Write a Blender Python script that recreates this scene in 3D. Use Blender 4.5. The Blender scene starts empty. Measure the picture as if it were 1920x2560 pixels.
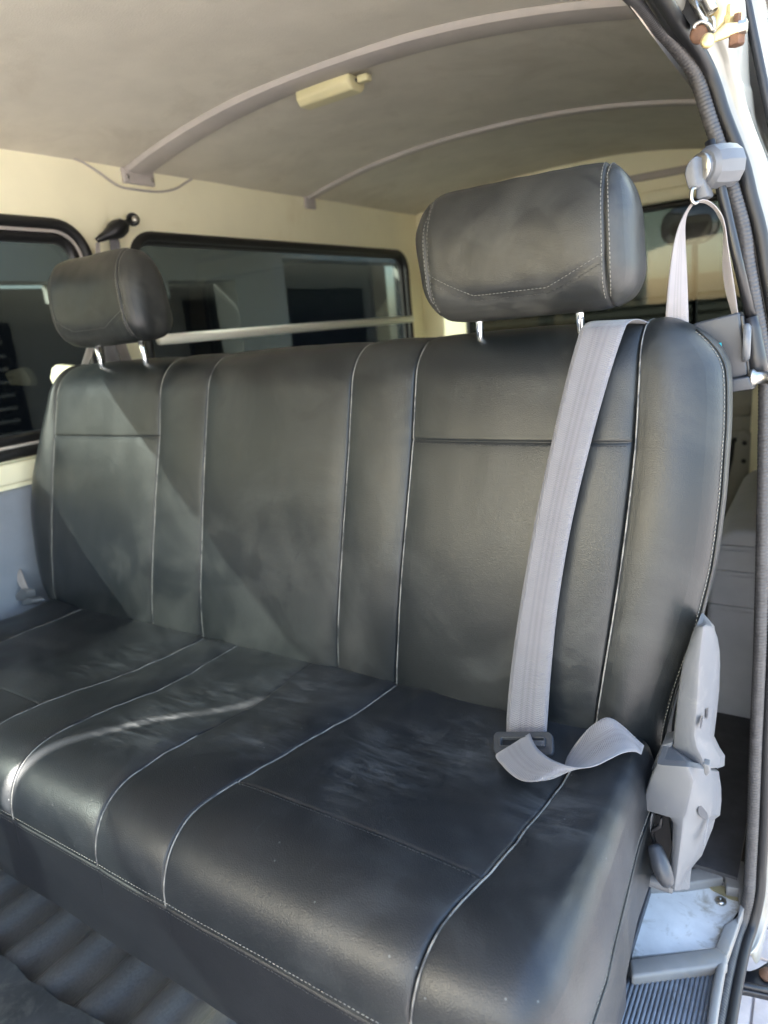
import bpy, bmesh, math, random
from mathutils import Vector, Matrix, noise
random.seed(7)
R = math.radians
sc = bpy.context.scene
col = sc.collection

# ------------------------------------------------------------------ camera
CAM = Vector((0, 0, 0.95))
F_PX, PX, PY = 1699.336, 960.0, 1280.0          # of the 1920x2560 photograph
AX = Vector((0.84017, -0.06809, 0.53803)); AY = Vector((0.53472, 0.27042, -0.80060)); AZ = Vector((-0.09099, 0.96033, 0.26360))
AX.normalize(); AY = (AY - AX * AX.dot(AY)).normalized(); AZ = AX.cross(AY)
M = Matrix((AX, AY, AZ))                        # camera -> world
def at(px, py, ax, val):
    """world point seen at pixel (of the 1659 px wide view) on the plane ax = val"""
    k = 1920 / 1659
    v = M @ Vector((px * k - PX, -(py * k - PY), -F_PX))
    i = 'xyz'.index(ax)
    return CAM + v * ((val - CAM[i]) / v[i])
cd = bpy.data.cameras.new('camera'); cam = bpy.data.objects.new('camera', cd); col.objects.link(cam)
cam.matrix_world = Matrix.Translation(CAM) @ M.to_4x4()
cd.sensor_fit = 'VERTICAL'; cd.sensor_height = 34.67; cd.lens = 34.67 * F_PX / 2560
cd.clip_start = 0.02; cd.clip_end = 500
cd.dof.use_dof = True; cd.dof.focus_distance = 0.86; cd.dof.aperture_fstop = 4.2
sc.camera = cam

# ------------------------------------------------------------------ light
SUN = Vector((-0.49, -0.725, 0.445)).normalized()
w = bpy.data.worlds.new('World'); sc.world = w; w.use_nodes = True
nt = w.node_tree; bg = nt.nodes['Background']
sky = nt.nodes.new('ShaderNodeTexSky'); sky.sky_type = 'NISHITA'; sky.sun_disc = False
sky.sun_elevation = math.asin(SUN.z); sky.sun_rotation = math.atan2(SUN.x, SUN.y)
sky.air_density = 1.0; sky.dust_density = 2.5; sky.ozone_density = 1.0
nt.links.new(sky.outputs[0], bg.inputs[0]); bg.inputs[1].default_value = 0.15
sd = bpy.data.lights.new('sun', 'SUN'); sd.energy = 5.0; sd.angle = R(0.5); sd.color = (1.0, 0.95, 0.87)
so = bpy.data.objects.new('sun', sd); col.objects.link(so)
so.rotation_euler = SUN.to_track_quat('Z', 'Y').to_euler()
sc.view_settings.view_transform = 'Standard'; sc.view_settings.look = 'None'
sc.view_settings.gamma = 1; sc.view_settings.exposure = 3.4
sc.cycles.max_bounces = 10; sc.cycles.diffuse_bounces = 6; sc.cycles.transparent_max_bounces = 12
sc.cycles.sample_clamp_indirect = 6

# ------------------------------------------------------------------ helpers
def tag(o, label=None, cat=None, group=None, kind=None):
    if label: o['label'] = label
    if cat: o['category'] = cat
    if group: o['group'] = group
    if kind: o['kind'] = kind
    return o
def empty(name, loc=(0, 0, 0), **k):
    o = bpy.data.objects.new(name, None); col.objects.link(o); o.location = loc; o.empty_display_size = .1
    return tag(o, **k)
def link(name, me, mat, parent=None, **k):
    o = bpy.data.objects.new(name, me); col.objects.link(o)
    if mat and not me.materials: me.materials.append(mat)
    if parent is not None:
        o.parent = parent
        o.matrix_parent_inverse = Matrix.Translation(-world_loc(parent))
    return tag(o, **k)
def world_loc(o):
    v = Vector(o.location)
    while o.parent is not None and o.type == 'EMPTY': o = o.parent; v += Vector(o.location)
    return v
def mesh(name, vs, fs, mat, parent=None, smooth=True, sharp=None, **k):
    me = bpy.data.meshes.new(name); me.from_pydata([tuple(v) for v in vs], [], fs); me.update()
    bm = bmesh.new(); bm.from_mesh(me); bmesh.ops.recalc_face_normals(bm, faces=bm.faces); bm.to_mesh(me); bm.free()
    if smooth: me.polygons.foreach_set('use_smooth', [True] * len(me.polygons))
    if sharp: me.set_sharp_from_angle(angle=R(sharp))
    return link(name, me, mat, parent, **k)
def merge(parts):
    vs, fs = [], []
    for v, f in parts:
        n = len(vs); vs += list(v); fs += [tuple(i + n for i in q) for q in f]
    return vs, fs
def bevel(o, wd, seg=3, ang=35):
    m = o.modifiers.new('bevel', 'BEVEL'); m.width = wd; m.segments = seg; m.limit_method = 'ANGLE'; m.angle_limit = R(ang)
    m.harden_normals = False
    return o
def box_g(x0, x1, y0, y1, z0, z1):
    v = [Vector((x, y, z)) for x in (x0, x1) for y in (y0, y1) for z in (z0, z1)]
    return v, [(0, 1, 3, 2), (4, 6, 7, 5), (0, 4, 5, 1), (2, 3, 7, 6), (0, 2, 6, 4), (1, 5, 7, 3)]
def box(name, b, mat, parent=None, bev=0.0, seg=2, **k):
    v, f = box_g(*b)
    o = mesh(name, v, f, mat, parent, smooth=bev > 0, **k)
    if bev: bevel(o, bev, seg)
    return o
def prism_g(pts, off):
    """closed polygon extruded by a vector"""
    n = len(pts); off = Vector(off)
    v = [Vector(p) for p in pts] + [Vector(p) + off for p in pts]
    f = [tuple(range(n)), tuple(range(2 * n - 1, n - 1, -1))] + [(i, (i + 1) % n, n + (i + 1) % n, n + i) for i in range(n)]
    return v, f
def prism(name, pts, off, mat, parent=None, bev=0.0, seg=3, **k):
    v, f = prism_g(pts, off)
    o = mesh(name, v, f, mat, parent, smooth=bev > 0, **k)
    if bev: bevel(o, bev, seg)
    return o
def catmull(pts, n):
    pts = [Vector(p) for p in pts]; out = []
    P = [pts[0] * 2 - pts[1]] + pts + [pts[-1] * 2 - pts[-2]]
    for i in range(1, len(P) - 2):
        for k in range(n):
            t = k / n; a, b, c, d = P[i - 1], P[i], P[i + 1], P[i + 2]
            out.append(0.5 * ((2 * b) + (c - a) * t + (2 * a - 5 * b + 4 * c - d) * t * t + (3 * b - a - 3 * c + d) * t ** 3))
    out.append(pts[-1]); return out
def tube_g(path, r, n=10, closed=False, up=None, prof=None, cap=True):
    """r number or function(i); prof list of (u,v) for a non round profile"""
    path = [Vector(p) for p in path]; m = len(path); vs, fs = [], []
    T = []
    for i in range(m):
        a = path[(i - 1) % m] if (closed or i) else path[0]; b = path[(i + 1) % m] if (closed or i < m - 1) else path[-1]
        T.append((b - a).normalized())
    U = Vector(up) if up else (Vector((0, 0, 1)) if abs(T[0].z) < .9 else Vector((0, 1, 0)))
    U = (U - T[0] * U.dot(T[0])).normalized()
    pr = prof or [(math.cos(2 * math.pi * j / n), math.sin(2 * math.pi * j / n)) for j in range(n)]
    n = len(pr)
    for i in range(m):
        if up and not prof is None: U = Vector(up)
        U = (U - T[i] * U.dot(T[i])).normalized(); V = T[i].cross(U)
        rr = r(i) if callable(r) else r
        for (u, v) in pr: vs.append(path[i] + (U * u + V * v) * rr)
    for i in range(m if closed else m - 1):
        for j in range(n):
            a = i * n + j; b = i * n + (j + 1) % n; c = ((i + 1) % m) * n + (j + 1) % n; d = ((i + 1) % m) * n + j
            fs.append((a, b, c, d))
    if cap and not closed: fs += [tuple(range(n)), tuple(range((m - 1) * n, m * n))]
    return vs, fs
def tube(name, path, r, mat, parent=None, n=10, closed=False, **k):
    up = k.pop('up', None); prof = k.pop('prof', None)
    v, f = tube_g(path, r, n, closed, up, prof)
    return mesh(name, v, f, mat, parent, **k)
def lathe_g(c, axis, prof, n=24):
    """prof list of (dist along axis, radius)"""
    axis = Vector(axis).normalized(); u = axis.orthogonal().normalized(); v = axis.cross(u); c = Vector(c); vs, fs = [], []
    for (d, r) in prof:
        for j in range(n):
            a = 2 * math.pi * j / n; vs.append(c + axis * d + (u * math.cos(a) + v * math.sin(a)) * r)
    for i in range(len(prof) - 1):
        for j in range(n): fs.append((i * n + j, i * n + (j + 1) % n, (i + 1) * n + (j + 1) % n, (i + 1) * n + j))
    fs += [tuple(range(n)), tuple(range((len(prof) - 1) * n, len(prof) * n))]
    return vs, fs
def ribbon(name, A, B, mat, parent=None, n=10, wn=8, th=.0012, bulge=None, **k):
    """webbing between edge curves A and B, with woven edge"""
    a = catmull(A, n); b = catmull(B, n); vs, fs = [], []
    for i in range(len(a)):
        for j in range(wn + 1):
            t = j / wn; p = a[i].lerp(b[i], t)
            if bulge: p = p + bulge(i / (len(a) - 1)) * (4 * t * (1 - t))
            vs.append(p)
    for i in range(len(a) - 1):
        for j in range(wn):
            q = i * (wn + 1) + j; fs.append((q, q + 1, q + wn + 2, q + wn + 1))
    me = bpy.data.meshes.new(name); me.from_pydata([tuple(v) for v in vs], [], fs)
    uv = me.uv_layers.new(name='UVMap'); L = [0]
    for i in range(1, len(a)): L.append(L[-1] + ((a[i] + b[i]) / 2 - (a[i - 1] + b[i - 1]) / 2).length)
    for lp in me.loops:
        i, j = divmod(lp.vertex_index, wn + 1); uv.data[lp.index].uv = (j / wn, L[i])
    me.polygons.foreach_set('use_smooth', [True] * len(me.polygons))
    o = link(name, me, mat, parent, **k)
    s = o.modifiers.new('thick', 'SOLIDIFY'); s.thickness = th; s.offset = 0
    return o

# ------------------------------------------------------------------ materials
def newmat(name):
    m = bpy.data.materials.new(name); m.use_nodes = True
    return m, m.node_tree, m.node_tree.nodes['Principled BSDF']
def N(nt, t, **k):
    n = nt.nodes.new(t)
    for a, b in k.items():
        if a.startswith('i_'): n.inputs[a[2:].replace('_', ' ')].default_value = b
        else: setattr(n, a, b)
    return n
def ramp(nt, src, stops):
    r = nt.nodes.new('ShaderNodeValToRGB'); e = r.color_ramp.elements
    e[0].position, e[0].color = stops[0][0], (*stops[0][1], 1); e[1].position, e[1].color = stops[-1][0], (*stops[-1][1], 1)
    for p, c in stops[1:-1]:
        q = e.new(p); q.color = (*c, 1)
    nt.links.new(src, r.inputs[0]); return r
def g3(v): return (v, v, v)
def co(nt, sc_=(1, 1, 1), src='Object'):
    t = N(nt, 'ShaderNodeTexCoord'); m = N(nt, 'ShaderNodeMapping'); m.inputs['Scale'].default_value = sc_
    nt.links.new(t.outputs[src], m.inputs[0]); return m.outputs[0]
def pmat(name, c, rough=.5, metal=0, var=.15, vs=14, bump=0, bs=400, bd=.0004, spec=.5, dirt=None, ds=9, dlo=.55, dhi=.75, coat=0):
    """plain surface with uneven tone, fine relief and optional dirt patches"""
    m, nt, b = newmat(name); V = co(nt)
    n = N(nt, 'ShaderNodeTexNoise', i_Scale=vs, i_Detail=6.0, i_Roughness=.6); nt.links.new(V, n.inputs['Vector'])
    lo = tuple(x * (1 - var) for x in c); hi = tuple(min(1, x * (1 + var)) for x in c)
    r = ramp(nt, n.outputs[0], [(.3, lo), (.7, hi)]); out = r.outputs[0]
    if dirt:
        n2 = N(nt, 'ShaderNodeTexNoise', i_Scale=ds, i_Detail=9.0, i_Roughness=.68, i_Distortion=.6); nt.links.new(V, n2.inputs['Vector'])
        f = ramp(nt, n2.outputs[0], [(dlo, g3(0)), (dhi, g3(1))])
        mx = N(nt, 'ShaderNodeMix', data_type='RGBA'); nt.links.new(f.outputs[0], mx.inputs[0]); nt.links.new(out, mx.inputs[6]); mx.inputs[7].default_value = (*dirt, 1)
        out = mx.outputs[2]
    nt.links.new(out, b.inputs['Base Color'])
    rr = N(nt, 'ShaderNodeMapRange'); rr.inputs['To Min'].default_value = max(0, rough - .08); rr.inputs['To Max'].default_value = min(1, rough + .08)
    nt.links.new(n.outputs[0], rr.inputs[0]); nt.links.new(rr.outputs[0], b.inputs['Roughness'])
    b.inputs['Metallic'].default_value = metal; b.inputs['Specular IOR Level'].default_value = spec; b.inputs['Coat Weight'].default_value = coat
    if bump:
        q = N(nt, 'ShaderNodeTexNoise', i_Scale=bs, i_Detail=3.0); nt.links.new(V, q.inputs['Vector'])
        bp = N(nt, 'ShaderNodeBump', i_Strength=bump, i_Distance=bd); nt.links.new(q.outputs[0], bp.inputs['Height']); nt.links.new(bp.outputs[0], b.inputs['Normal'])
    return m
def leather(name, base=(.0095, .0115, .0125), dust=(.085, .086, .078), dlo=.46, dhi=.80, amt=.45, scuff=0.0, rough=.36, marks=(), spec=.42):
    m, nt, b = newmat(name); V = co(nt); L = nt.links.new
    # broad dust film, smears and small specks
    n1 = N(nt, 'ShaderNodeTexNoise', i_Scale=4.5, i_Detail=8.0, i_Roughness=.62, i_Distortion=.9); L(V, n1.inputs['Vector'])
    f1 = ramp(nt, n1.outputs[0], [(dlo, g3(0)), (dhi, g3(amt))])
    V2 = co(nt, (30, 9, 9)); n2 = N(nt, 'ShaderNodeTexNoise', i_Scale=1.0, i_Detail=9.0, i_Roughness=.75, i_Distortion=2.2); L(V2, n2.inputs['Vector'])
    f2 = ramp(nt, n2.outputs[0], [(.6, g3(0)), (.78, g3(.35 * scuff))])
    n4 = N(nt, 'ShaderNodeTexNoise', i_Scale=6.5, i_Detail=3.0, i_Roughness=.5, i_Distortion=1.6); L(V, n4.inputs['Vector'])
    f4 = ramp(nt, n4.outputs[0], [(.40, g3(.25)), (.46, g3(.85)), (.7, g3(1.0))])
    wm_ = N(nt, 'ShaderNodeMath', operation='MULTIPLY'); L(f1.outputs[0], wm_.inputs[0]); L(f4.outputs[0], wm_.inputs[1])
    f1 = wm_
    for (c_, rad_, ang_, st_) in marks:                # local rubbed and scratched spots
        sb = N(nt, 'ShaderNodeVectorMath', operation='SUBTRACT'); sb.inputs[1].default_value = c_; L(V, sb.inputs[0])
        ln_ = N(nt, 'ShaderNodeVectorMath', operation='LENGTH'); L(sb.outputs[0], ln_.inputs[0])
        fl_ = N(nt, 'ShaderNodeMapRange'); fl_.inputs['From Min'].default_value = rad_; fl_.inputs['From Max'].default_value = rad_ * .2; L(ln_.outputs['Value'], fl_.inputs[0])
        mp_ = N(nt, 'ShaderNodeMapping'); mp_.inputs['Rotation'].default_value = (0, 0, ang_); mp_.inputs['Scale'].default_value = (12, 60, 12); L(sb.outputs[0], mp_.inputs[0])
        ns_ = N(nt, 'ShaderNodeTexNoise', i_Scale=1.0, i_Detail=8.0, i_Roughness=.7, i_Distortion=1.2); L(mp_.outputs[0], ns_.inputs['Vector'])
        th_ = ramp(nt, ns_.outputs[0], [(.46, g3(0)), (.78, g3(1.0))])
        ml_ = N(nt, 'ShaderNodeMath', operation='MULTIPLY'); L(th_.outputs[0], ml_.inputs[0]); L(fl_.outputs[0], ml_.inputs[1])
        ms_ = N(nt, 'ShaderNodeMath', operation='MULTIPLY_ADD'); ms_.inputs[1].default_value = st_ * .75; L(ml_.outputs[0], ms_.inputs[0]); L(f1.outputs[0], ms_.inputs[2])
        f1 = ms_
    add = N(nt, 'ShaderNodeMath', operation='ADD', use_clamp=True); L(f1.outputs[0], add.inputs[0]); L(f2.outputs[0], add.inputs[1])
    v3 = N(nt, 'ShaderNodeTexVoronoi', i_Scale=38.0); L(V, v3.inputs['Vector'])
    f3 = ramp(nt, v3.outputs['Distance'], [(.035, g3(.8 * scuff)), (.05, g3(0))])
    add2 = N(nt, 'ShaderNodeMath', operation='ADD', use_clamp=True); L(add.outputs[0], add2.inputs[0]); L(f3.outputs[0], add2.inputs[1])
    mx = N(nt, 'ShaderNodeMix', data_type='RGBA'); L(add2.outputs[0], mx.inputs[0]); mx.inputs[6].default_value = (*base, 1); mx.inputs[7].default_value = (*dust, 1)
    L(mx.outputs[2], b.inputs['Base Color'])
    rr = N(nt, 'ShaderNodeMapRange'); rr.inputs['To Min'].default_value = rough; rr.inputs['To Max'].default_value = .72
    L(add2.outputs[0], rr.inputs[0]); L(rr.outputs[0], b.inputs['Roughness'])
    # pebbled grain
    wv = N(nt, 'ShaderNodeTexNoise', i_Scale=160.0, i_Detail=2.0); L(V, wv.inputs['Vector'])
    mv = N(nt, 'ShaderNodeVectorMath', operation='SCALE'); mv.inputs['Scale'].default_value = .004; L(wv.outputs['Color'], mv.inputs[0])
    av = N(nt, 'ShaderNodeVectorMath', operation='ADD'); L(V, av.inputs[0]); L(mv.outputs[0], av.inputs[1])
    vo = N(nt, 'ShaderNodeTexVoronoi', feature='F1', i_Scale=640.0); L(av.outputs[0], vo.inputs['Vector'])
    nb = N(nt, 'ShaderNodeTexNoise', i_Scale=60.0, i_Detail=4.0); L(V, nb.inputs['Vector'])
    b1 = N(nt, 'ShaderNodeBump', i_Strength=.55, i_Distance=.0003, invert=True); L(vo.outputs['Distance'], b1.inputs['Height'])
    b2 = N(nt, 'ShaderNodeBump', i_Strength=.2, i_Distance=.0012); L(nb.outputs[0], b2.inputs['Height']); L(b1.outputs[0], b2.inputs['Normal'])
    L(b2.outputs[0], b.inputs['Normal']); b.inputs['Specular IOR Level'].default_value = spec
    return m
def web_mat(name, c, c2):
    m, nt, b = newmat(name); L = nt.links.new
    V = co(nt, (1, 1, 1), 'UV'); s = N(nt, 'ShaderNodeSeparateXYZ'); L(V, s.inputs[0])
    st = ramp(nt, s.outputs[0], [(.0, c), (.30, c), (.36, c2), (.42, c), (.5, c2), (.58, c), (.64, c2), (.70, c), (1, c)])
    n = N(nt, 'ShaderNodeTexNoise', i_Scale=30.0, i_Detail=4.0); L(co(nt), n.inputs['Vector'])
    mx = N(nt, 'ShaderNodeMix', data_type='RGBA', blend_type='MULTIPLY'); mx.inputs[0].default_value = .5
    r = ramp(nt, n.outputs[0], [(.3, g3(.8)), (.7, g3(1.0))]); L(st.outputs[0], mx.inputs[6]); L(r.outputs[0], mx.inputs[7]); L(mx.outputs[2], b.inputs['Base Color'])
    # twill weave: chevrons along the length
    mp = N(nt, 'ShaderNodeMapping'); mp.inputs['Scale'].default_value = (26, 560, 1); L(V, mp.inputs[0])
    ab = N(nt, 'ShaderNodeMath', operation='PINGPONG'); ab.inputs[1].default_value = .25; L(s.outputs[0], ab.inputs[0])
    mu = N(nt, 'ShaderNodeMath', operation='MULTIPLY'); mu.inputs[1].default_value = 60; L(ab.outputs[0], mu.inputs[0])
    my = N(nt, 'ShaderNodeMath', operation='MULTIPLY_ADD'); my.inputs[1].default_value = 2600; L(s.outputs[1], my.inputs[0]); L(mu.outputs[0], my.inputs[2])
    si = N(nt, 'ShaderNodeMath', operation='SINE'); L(my.outputs[0], si.inputs[0])
    bp = N(nt, 'ShaderNodeBump', i_Strength=.45, i_Distance=.0004); L(si.outputs[0], bp.inputs['Height']); L(bp.outputs[0], b.inputs['Normal'])
    b.inputs['Roughness'].default_value = .55; b.inputs['Sheen Weight'].default_value = .3
    return m
def glass_mat(name, tint, rough=0.0):
    m, nt, b = newmat(name); L = nt.links.new
    out = nt.nodes['Material Output']; nt.nodes.remove(b)
    t = N(nt, 'ShaderNodeBsdfTransparent'); t.inputs[0].default_value = (*tint, 1)
    g = N(nt, 'ShaderNodeBsdfGlossy', i_Roughness=.02); g.inputs[0].default_value = (1, 1, 1, 1)
    lw = N(nt, 'ShaderNodeLayerWeight'); lw.inputs[0].default_value = .5; mx = N(nt, 'ShaderNodeMixShader')
    pw = N(nt, 'ShaderNodeMath', operation='POWER'); pw.inputs[1].default_value = 5.0; L(lw.outputs['Facing'], pw.inputs[0])
    f = N(nt, 'ShaderNodeMath', operation='MULTIPLY_ADD'); f.inputs[1].default_value = .94; f.inputs[2].default_value = .016; L(pw.outputs[0], f.inputs[0])
    L(f.outputs[0], mx.inputs[0]); L(t.outputs[0], mx.inputs[1]); L(g.outputs[0], mx.inputs[2]); L(mx.outputs[0], out.inputs[0])
    return m

LEA = leather('black_leather')
MK = [(tuple(at(*p, 'z', .415)), r_, a_, s_) for p, r_, a_, s_ in (((330, 1570), .09, .9, 1.6), ((420, 1500), .10, .3, 1.3), ((560, 1590), .07, .5, 1.2), ((810, 1680), .08, 2.3, 1.2), ((640, 1490), .12, .1, 1.0), ((850, 1600), .10, .6, .8), ((250, 1420), .12, .2, 1.0), ((1190, 1740), .07, 1.2, .9), ((1000, 1600), .1, .4, .7))]
LEAC = leather('scuffed_black_leather', base=(.0105, .0125, .015), dust=(.12, .127, .13), dlo=.45, dhi=.85, amt=.34, scuff=.8, rough=.40, marks=MK, spec=.42)
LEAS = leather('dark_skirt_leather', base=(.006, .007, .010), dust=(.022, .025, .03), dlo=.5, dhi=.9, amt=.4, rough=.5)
LEAH = leather('headrest_leather', base=(.011, .0125, .013), dust=(.11, .107, .094), dlo=.40, dhi=.8, amt=.6)
STI = pmat('stitch_thread', (.20, .195, .17), .8, var=.3)
PIP = pmat('dust_and_glint_seam_edge', (.17, .165, .15), .4, var=.5, vs=35, dirt=(.05, .05, .05), ds=30, dlo=.5, dhi=.6)  # seam dust and the light its ridge catches, both put into this pale tone
STD = pmat('dark_stitch_thread', (.03, .03, .03), .8, var=.3)
WEB = web_mat('grey_webbing', (.14, .137, .147), (.115, .11, .12))
WEB2 = web_mat('pale_webbing', (.27, .245, .235), (.215, .195, .185))
PGR = pmat('grey_plastic', (.095, .10, .107), .42, var=.06, bump=.5, bs=900, bd=.0003, dirt=(.16, .16, .155), ds=25, dlo=.58, dhi=.8)
PDK = pmat('dark_grey_plastic', (.06, .065, .072), .4, var=.1, bump=.3, bs=900)
PTG = pmat('tongue_plastic', (.030, .033, .038), .45, var=.08, bump=.2, bs=800)
PBK = pmat('black_plastic', (.010, .010, .011), .38, var=.1, bump=.2, bs=700)
RUB = pmat('black_rubber', (.009, .009, .0095), .5, var=.25, bump=.2, bs=500)
RIBM = pmat('ribbed_trim_vinyl', (.045, .043, .042), .5, var=.3, vs=60, dirt=(.22, .20, .18), ds=45, dlo=.62, dhi=.8)
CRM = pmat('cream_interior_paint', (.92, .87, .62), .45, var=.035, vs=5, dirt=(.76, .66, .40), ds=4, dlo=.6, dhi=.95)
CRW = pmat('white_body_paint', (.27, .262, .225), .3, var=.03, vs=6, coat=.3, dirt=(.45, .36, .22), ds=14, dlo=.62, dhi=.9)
GRP = pmat('scratched_white_metal', (.66, .67, .65), .35, var=.10, vs=30, dirt=(.24, .20, .12), ds=15, dlo=.50, dhi=.66, bump=.4, bs=30, bd=.003)
HEAD = pmat('headliner_vinyl', (.66, .615, .51), .75, var=.07, vs=8, bump=.6, bs=300, bd=.001, dirt=(.54, .49, .39), ds=5, dlo=.52, dhi=.8)
BOW = pmat('grey_roof_bow_plastic', (.46, .42, .38), .5, var=.06, vs=20)
LMP = pmat('yellowed_lamp_plastic', (.68, .62, .36), .35, var=.05)
CHR = pmat('chrome', (.82, .82, .82), .12, metal=1, var=.03)
STL = pmat('worn_steel', (.45, .43, .38), .35, metal=1, var=.2, vs=60)
ZNC = pmat('yellow_zinc_steel', (.70, .55, .26), .38, metal=.7, var=.25, vs=60, dirt=(.22, .12, .05), ds=60, dlo=.55, dhi=.7)
RST = pmat('rusty_steel', (.13, .065, .035), .8, var=.5, vs=80, bump=.5, bs=300)
FLR = pmat('dark_floor_mat', (.045, .045, .048), .7, var=.3, vs=30, bump=.5, bs=300)
TRM = pmat('grey_sill_plastic', (.20, .195, .185), .5, var=.12, vs=20, bump=.3, bs=500, dirt=(.22, .19, .15), ds=14)
TRD = pmat('ribbed_step_rubber', (.22, .235, .26), .55, var=.2, vs=30, dirt=(.16, .15, .13), ds=40)
TRG = pmat('grey_trim_panel', (.22, .24, .27), .6, var=.08)
GLA = glass_mat('tinted_glass', (.27, .295, .29))
GLC = glass_mat('windscreen_glass', (.90, .93, .92))
GLB = glass_mat('rear_tinted_glass', (.26, .295, .285))
MIR = pmat('mirror_face', (.25, .22, .2), .15, metal=.9, var=.02)
TEAL = pmat('teal_sticker', (.02, .45, .50), .5, var=.02)
BODY = pmat('under_seat_metal', (.05, .05, .055), .5, var=.2)

# ------------------------------------------------------------------ padded upholstery
def lines(lo, hi, rlo, rhi, step, extra=(), fine=()):
    s = set()
    n = 7
    for i in range(n + 1):
        a = math.tan(math.pi / 4 * i / n)
        s.add(round(lo + rlo * (1 - a), 5)); s.add(round(hi - rhi * (1 - a), 5))
    a, b = lo + rlo, hi - rhi; k = max(1, int((b - a) / step))
    for i in range(k + 1): s.add(round(a + (b - a) * i / k, 5))
    out = sorted(s)
    for e in extra:
        out = [q for q in out if abs(q - e) > .0135]
        out += [e + t for t in (0, .0012, -.0012, .0026, -.0026, .0045, -.0045, .008, -.008, .0125, -.0125)]
    out = sorted(set(round(q, 5) for q in out if lo <= q <= hi))
    return out
class Pad:
    def __init__(s, lo, hi, rneg, rpos, n=2.3, disp=None, deform=None):
        s.lo, s.hi, s.rn, s.rp, s.n, s.disp, s.deform = lo, hi, rneg, rpos, n, disp, deform
    def point(s, p, lift=0.0):
        d = [0, 0, 0]; q = list(p); rad = [1, 1, 1]
        for i in range(3):
            if p[i] > s.hi[i] - s.rp[i]: q[i] = s.hi[i] - s.rp[i]; d[i] = (p[i] - q[i]) / s.rp[i]; rad[i] = s.rp[i]
            elif p[i] < s.lo[i] + s.rn[i]: q[i] = s.lo[i] + s.rn[i]; d[i] = (p[i] - q[i]) / s.rn[i]; rad[i] = s.rn[i]
        L = sum(abs(x) ** s.n for x in d) ** (1 / s.n) or 1
        d = [x / L for x in d]
        P = Vector([q[i] + d[i] * rad[i] for i in range(3)])
        nn = Vector([d[i] / rad[i] for i in range(3)]).normalized()
        k = (s.disp(p, P) if s.disp else 0) + lift
        P = P + nn * k
        return s.deform(P) if s.deform else P
    def grid(s, pts2):
        """pts2: 2-D list of param points -> verts, faces"""
        vs = [s.point(p) for row in pts2 for p in row]; m = len(pts2[0])
        fs = [(i * m + j, i * m + j + 1, (i + 1) * m + j + 1, (i + 1) * m + j) for i in range(len(pts2) - 1) for j in range(m - 1)]
        return vs, fs
def seam(d, depth=.0032, w=.0016, soft=.0045, sw=.014, welt=.0008):
    return -depth * math.exp(-(d / w) ** 2) - soft * math.exp(-abs(d) / sw) + welt * math.exp(-((d - .004) / .0018) ** 2)
def stitches(name, pts, mat, parent, ln=.0034, gap=.0018, r=.0007, up=Vector((0, -1, 0)), jit=.00015):
    """short thread stitches laid along a polyline, joined into one part"""
    parts = []; acc = 0; i = 0; pts = [Vector(p) for p in pts]
    cum = [0]
    for a, b in zip(pts, pts[1:]): cum.append(cum[-1] + (b - a).length)
    def P(t):
        t = min(max(t, 0), cum[-1] - 1e-9)
        import bisect
        k = max(0, bisect.bisect_right(cum, t) - 1)
        if k >= len(pts) - 1: k = len(pts) - 2
        return pts[k].lerp(pts[k + 1], (t - cum[k]) / max(1e-9, cum[k + 1] - cum[k]))
    t = 0
    while t + ln < cum[-1]:
        a, b = P(t), P(t + ln); j = Vector([random.uniform(-jit, jit) for _ in range(3)])
        if (b - a).length > 1e-6:
            mid = a.lerp(b, .5)
            parts.append(tube_g([a + j, mid + j, b + j], lambda k: r * (.55 if k != 1 else 1), 5))
        t += ln + gap
    v, f = merge(parts)
    return mesh(name, v, f, mat, parent, kind='stuff')

seat = empty('bench_seat', (-.82, .62, 0), label='black leather three-place rear bench seat with two headrests, dusty cushion and grey recliner covers', cat='bench seat')

# ---- backrest
BX = [-1.44, -1.09, -.96, -.635, -.52, -.20]
BYF = lambda z: .80 + .098 * max(0, (z - .42) / .5) ** 1.5
def interp(tab, z):
    # smooth curve through the table: Lagrange-free cubic Hermite
    if z <= tab[0][0]: return tab[0][1]
    n = len(tab); m = [0] * n
    for i in range(1, n - 1): m[i] = (tab[i + 1][1] - tab[i - 1][1]) / (tab[i + 1][0] - tab[i - 1][0])
    for i in range(n - 1):
        (a, u), (b, v) = tab[i], tab[i + 1]
        if z <= b:
            h = b - a; t = (z - a) / h
            return (2 * t ** 3 - 3 * t * t + 1) * u + (t ** 3 - 2 * t * t + t) * h * m[i] + (3 * t * t - 2 * t ** 3) * v + (t ** 3 - t * t) * h * m[i + 1]
    return tab[-1][1]
NEAR = [(.38, -.150), (.46, -.138), (.55, -.116), (.64, -.102), (.78, -.098), (.86, -.104), (.93, -.125)]
FAR = [(.38, -1.535), (.45, -1.56), (.58, -1.573), (.68, -1.56), (.77, -1.53), (.93, -1.49)]
TOPZ = lambda x: .926 + .006 * math.cos((x + .36) * 5) * 0 - .006 * math.exp(-((x + .57) / .03) ** 2) * 0
SX = lambda x, z: x + (-.028 if x > -1.0 else -.045) * max(0, (.78 - z) / .36) ** 1.3      # seams drift outward low down
def b_deform(P):
    x, y, z = P
    k = max(0, min(1, (x + .22) / .10)); k = k * k * (3 - 2 * k)
    x2 = x + k * (interp(NEAR, z) + .10)
    k = max(0, min(1, (-1.42 - x) / .10)); k = k * k * (3 - 2 * k)
    x2 += k * (interp(FAR, z) + 1.55)
    x2 = x2 + (SX(x, z) - x) * max(0, 1 - k) * (1 - max(0, min(1, (x + .2) / .1)))
    yy = y + BYF(z) - .80
    return Vector((x2, yy, z))
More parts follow.
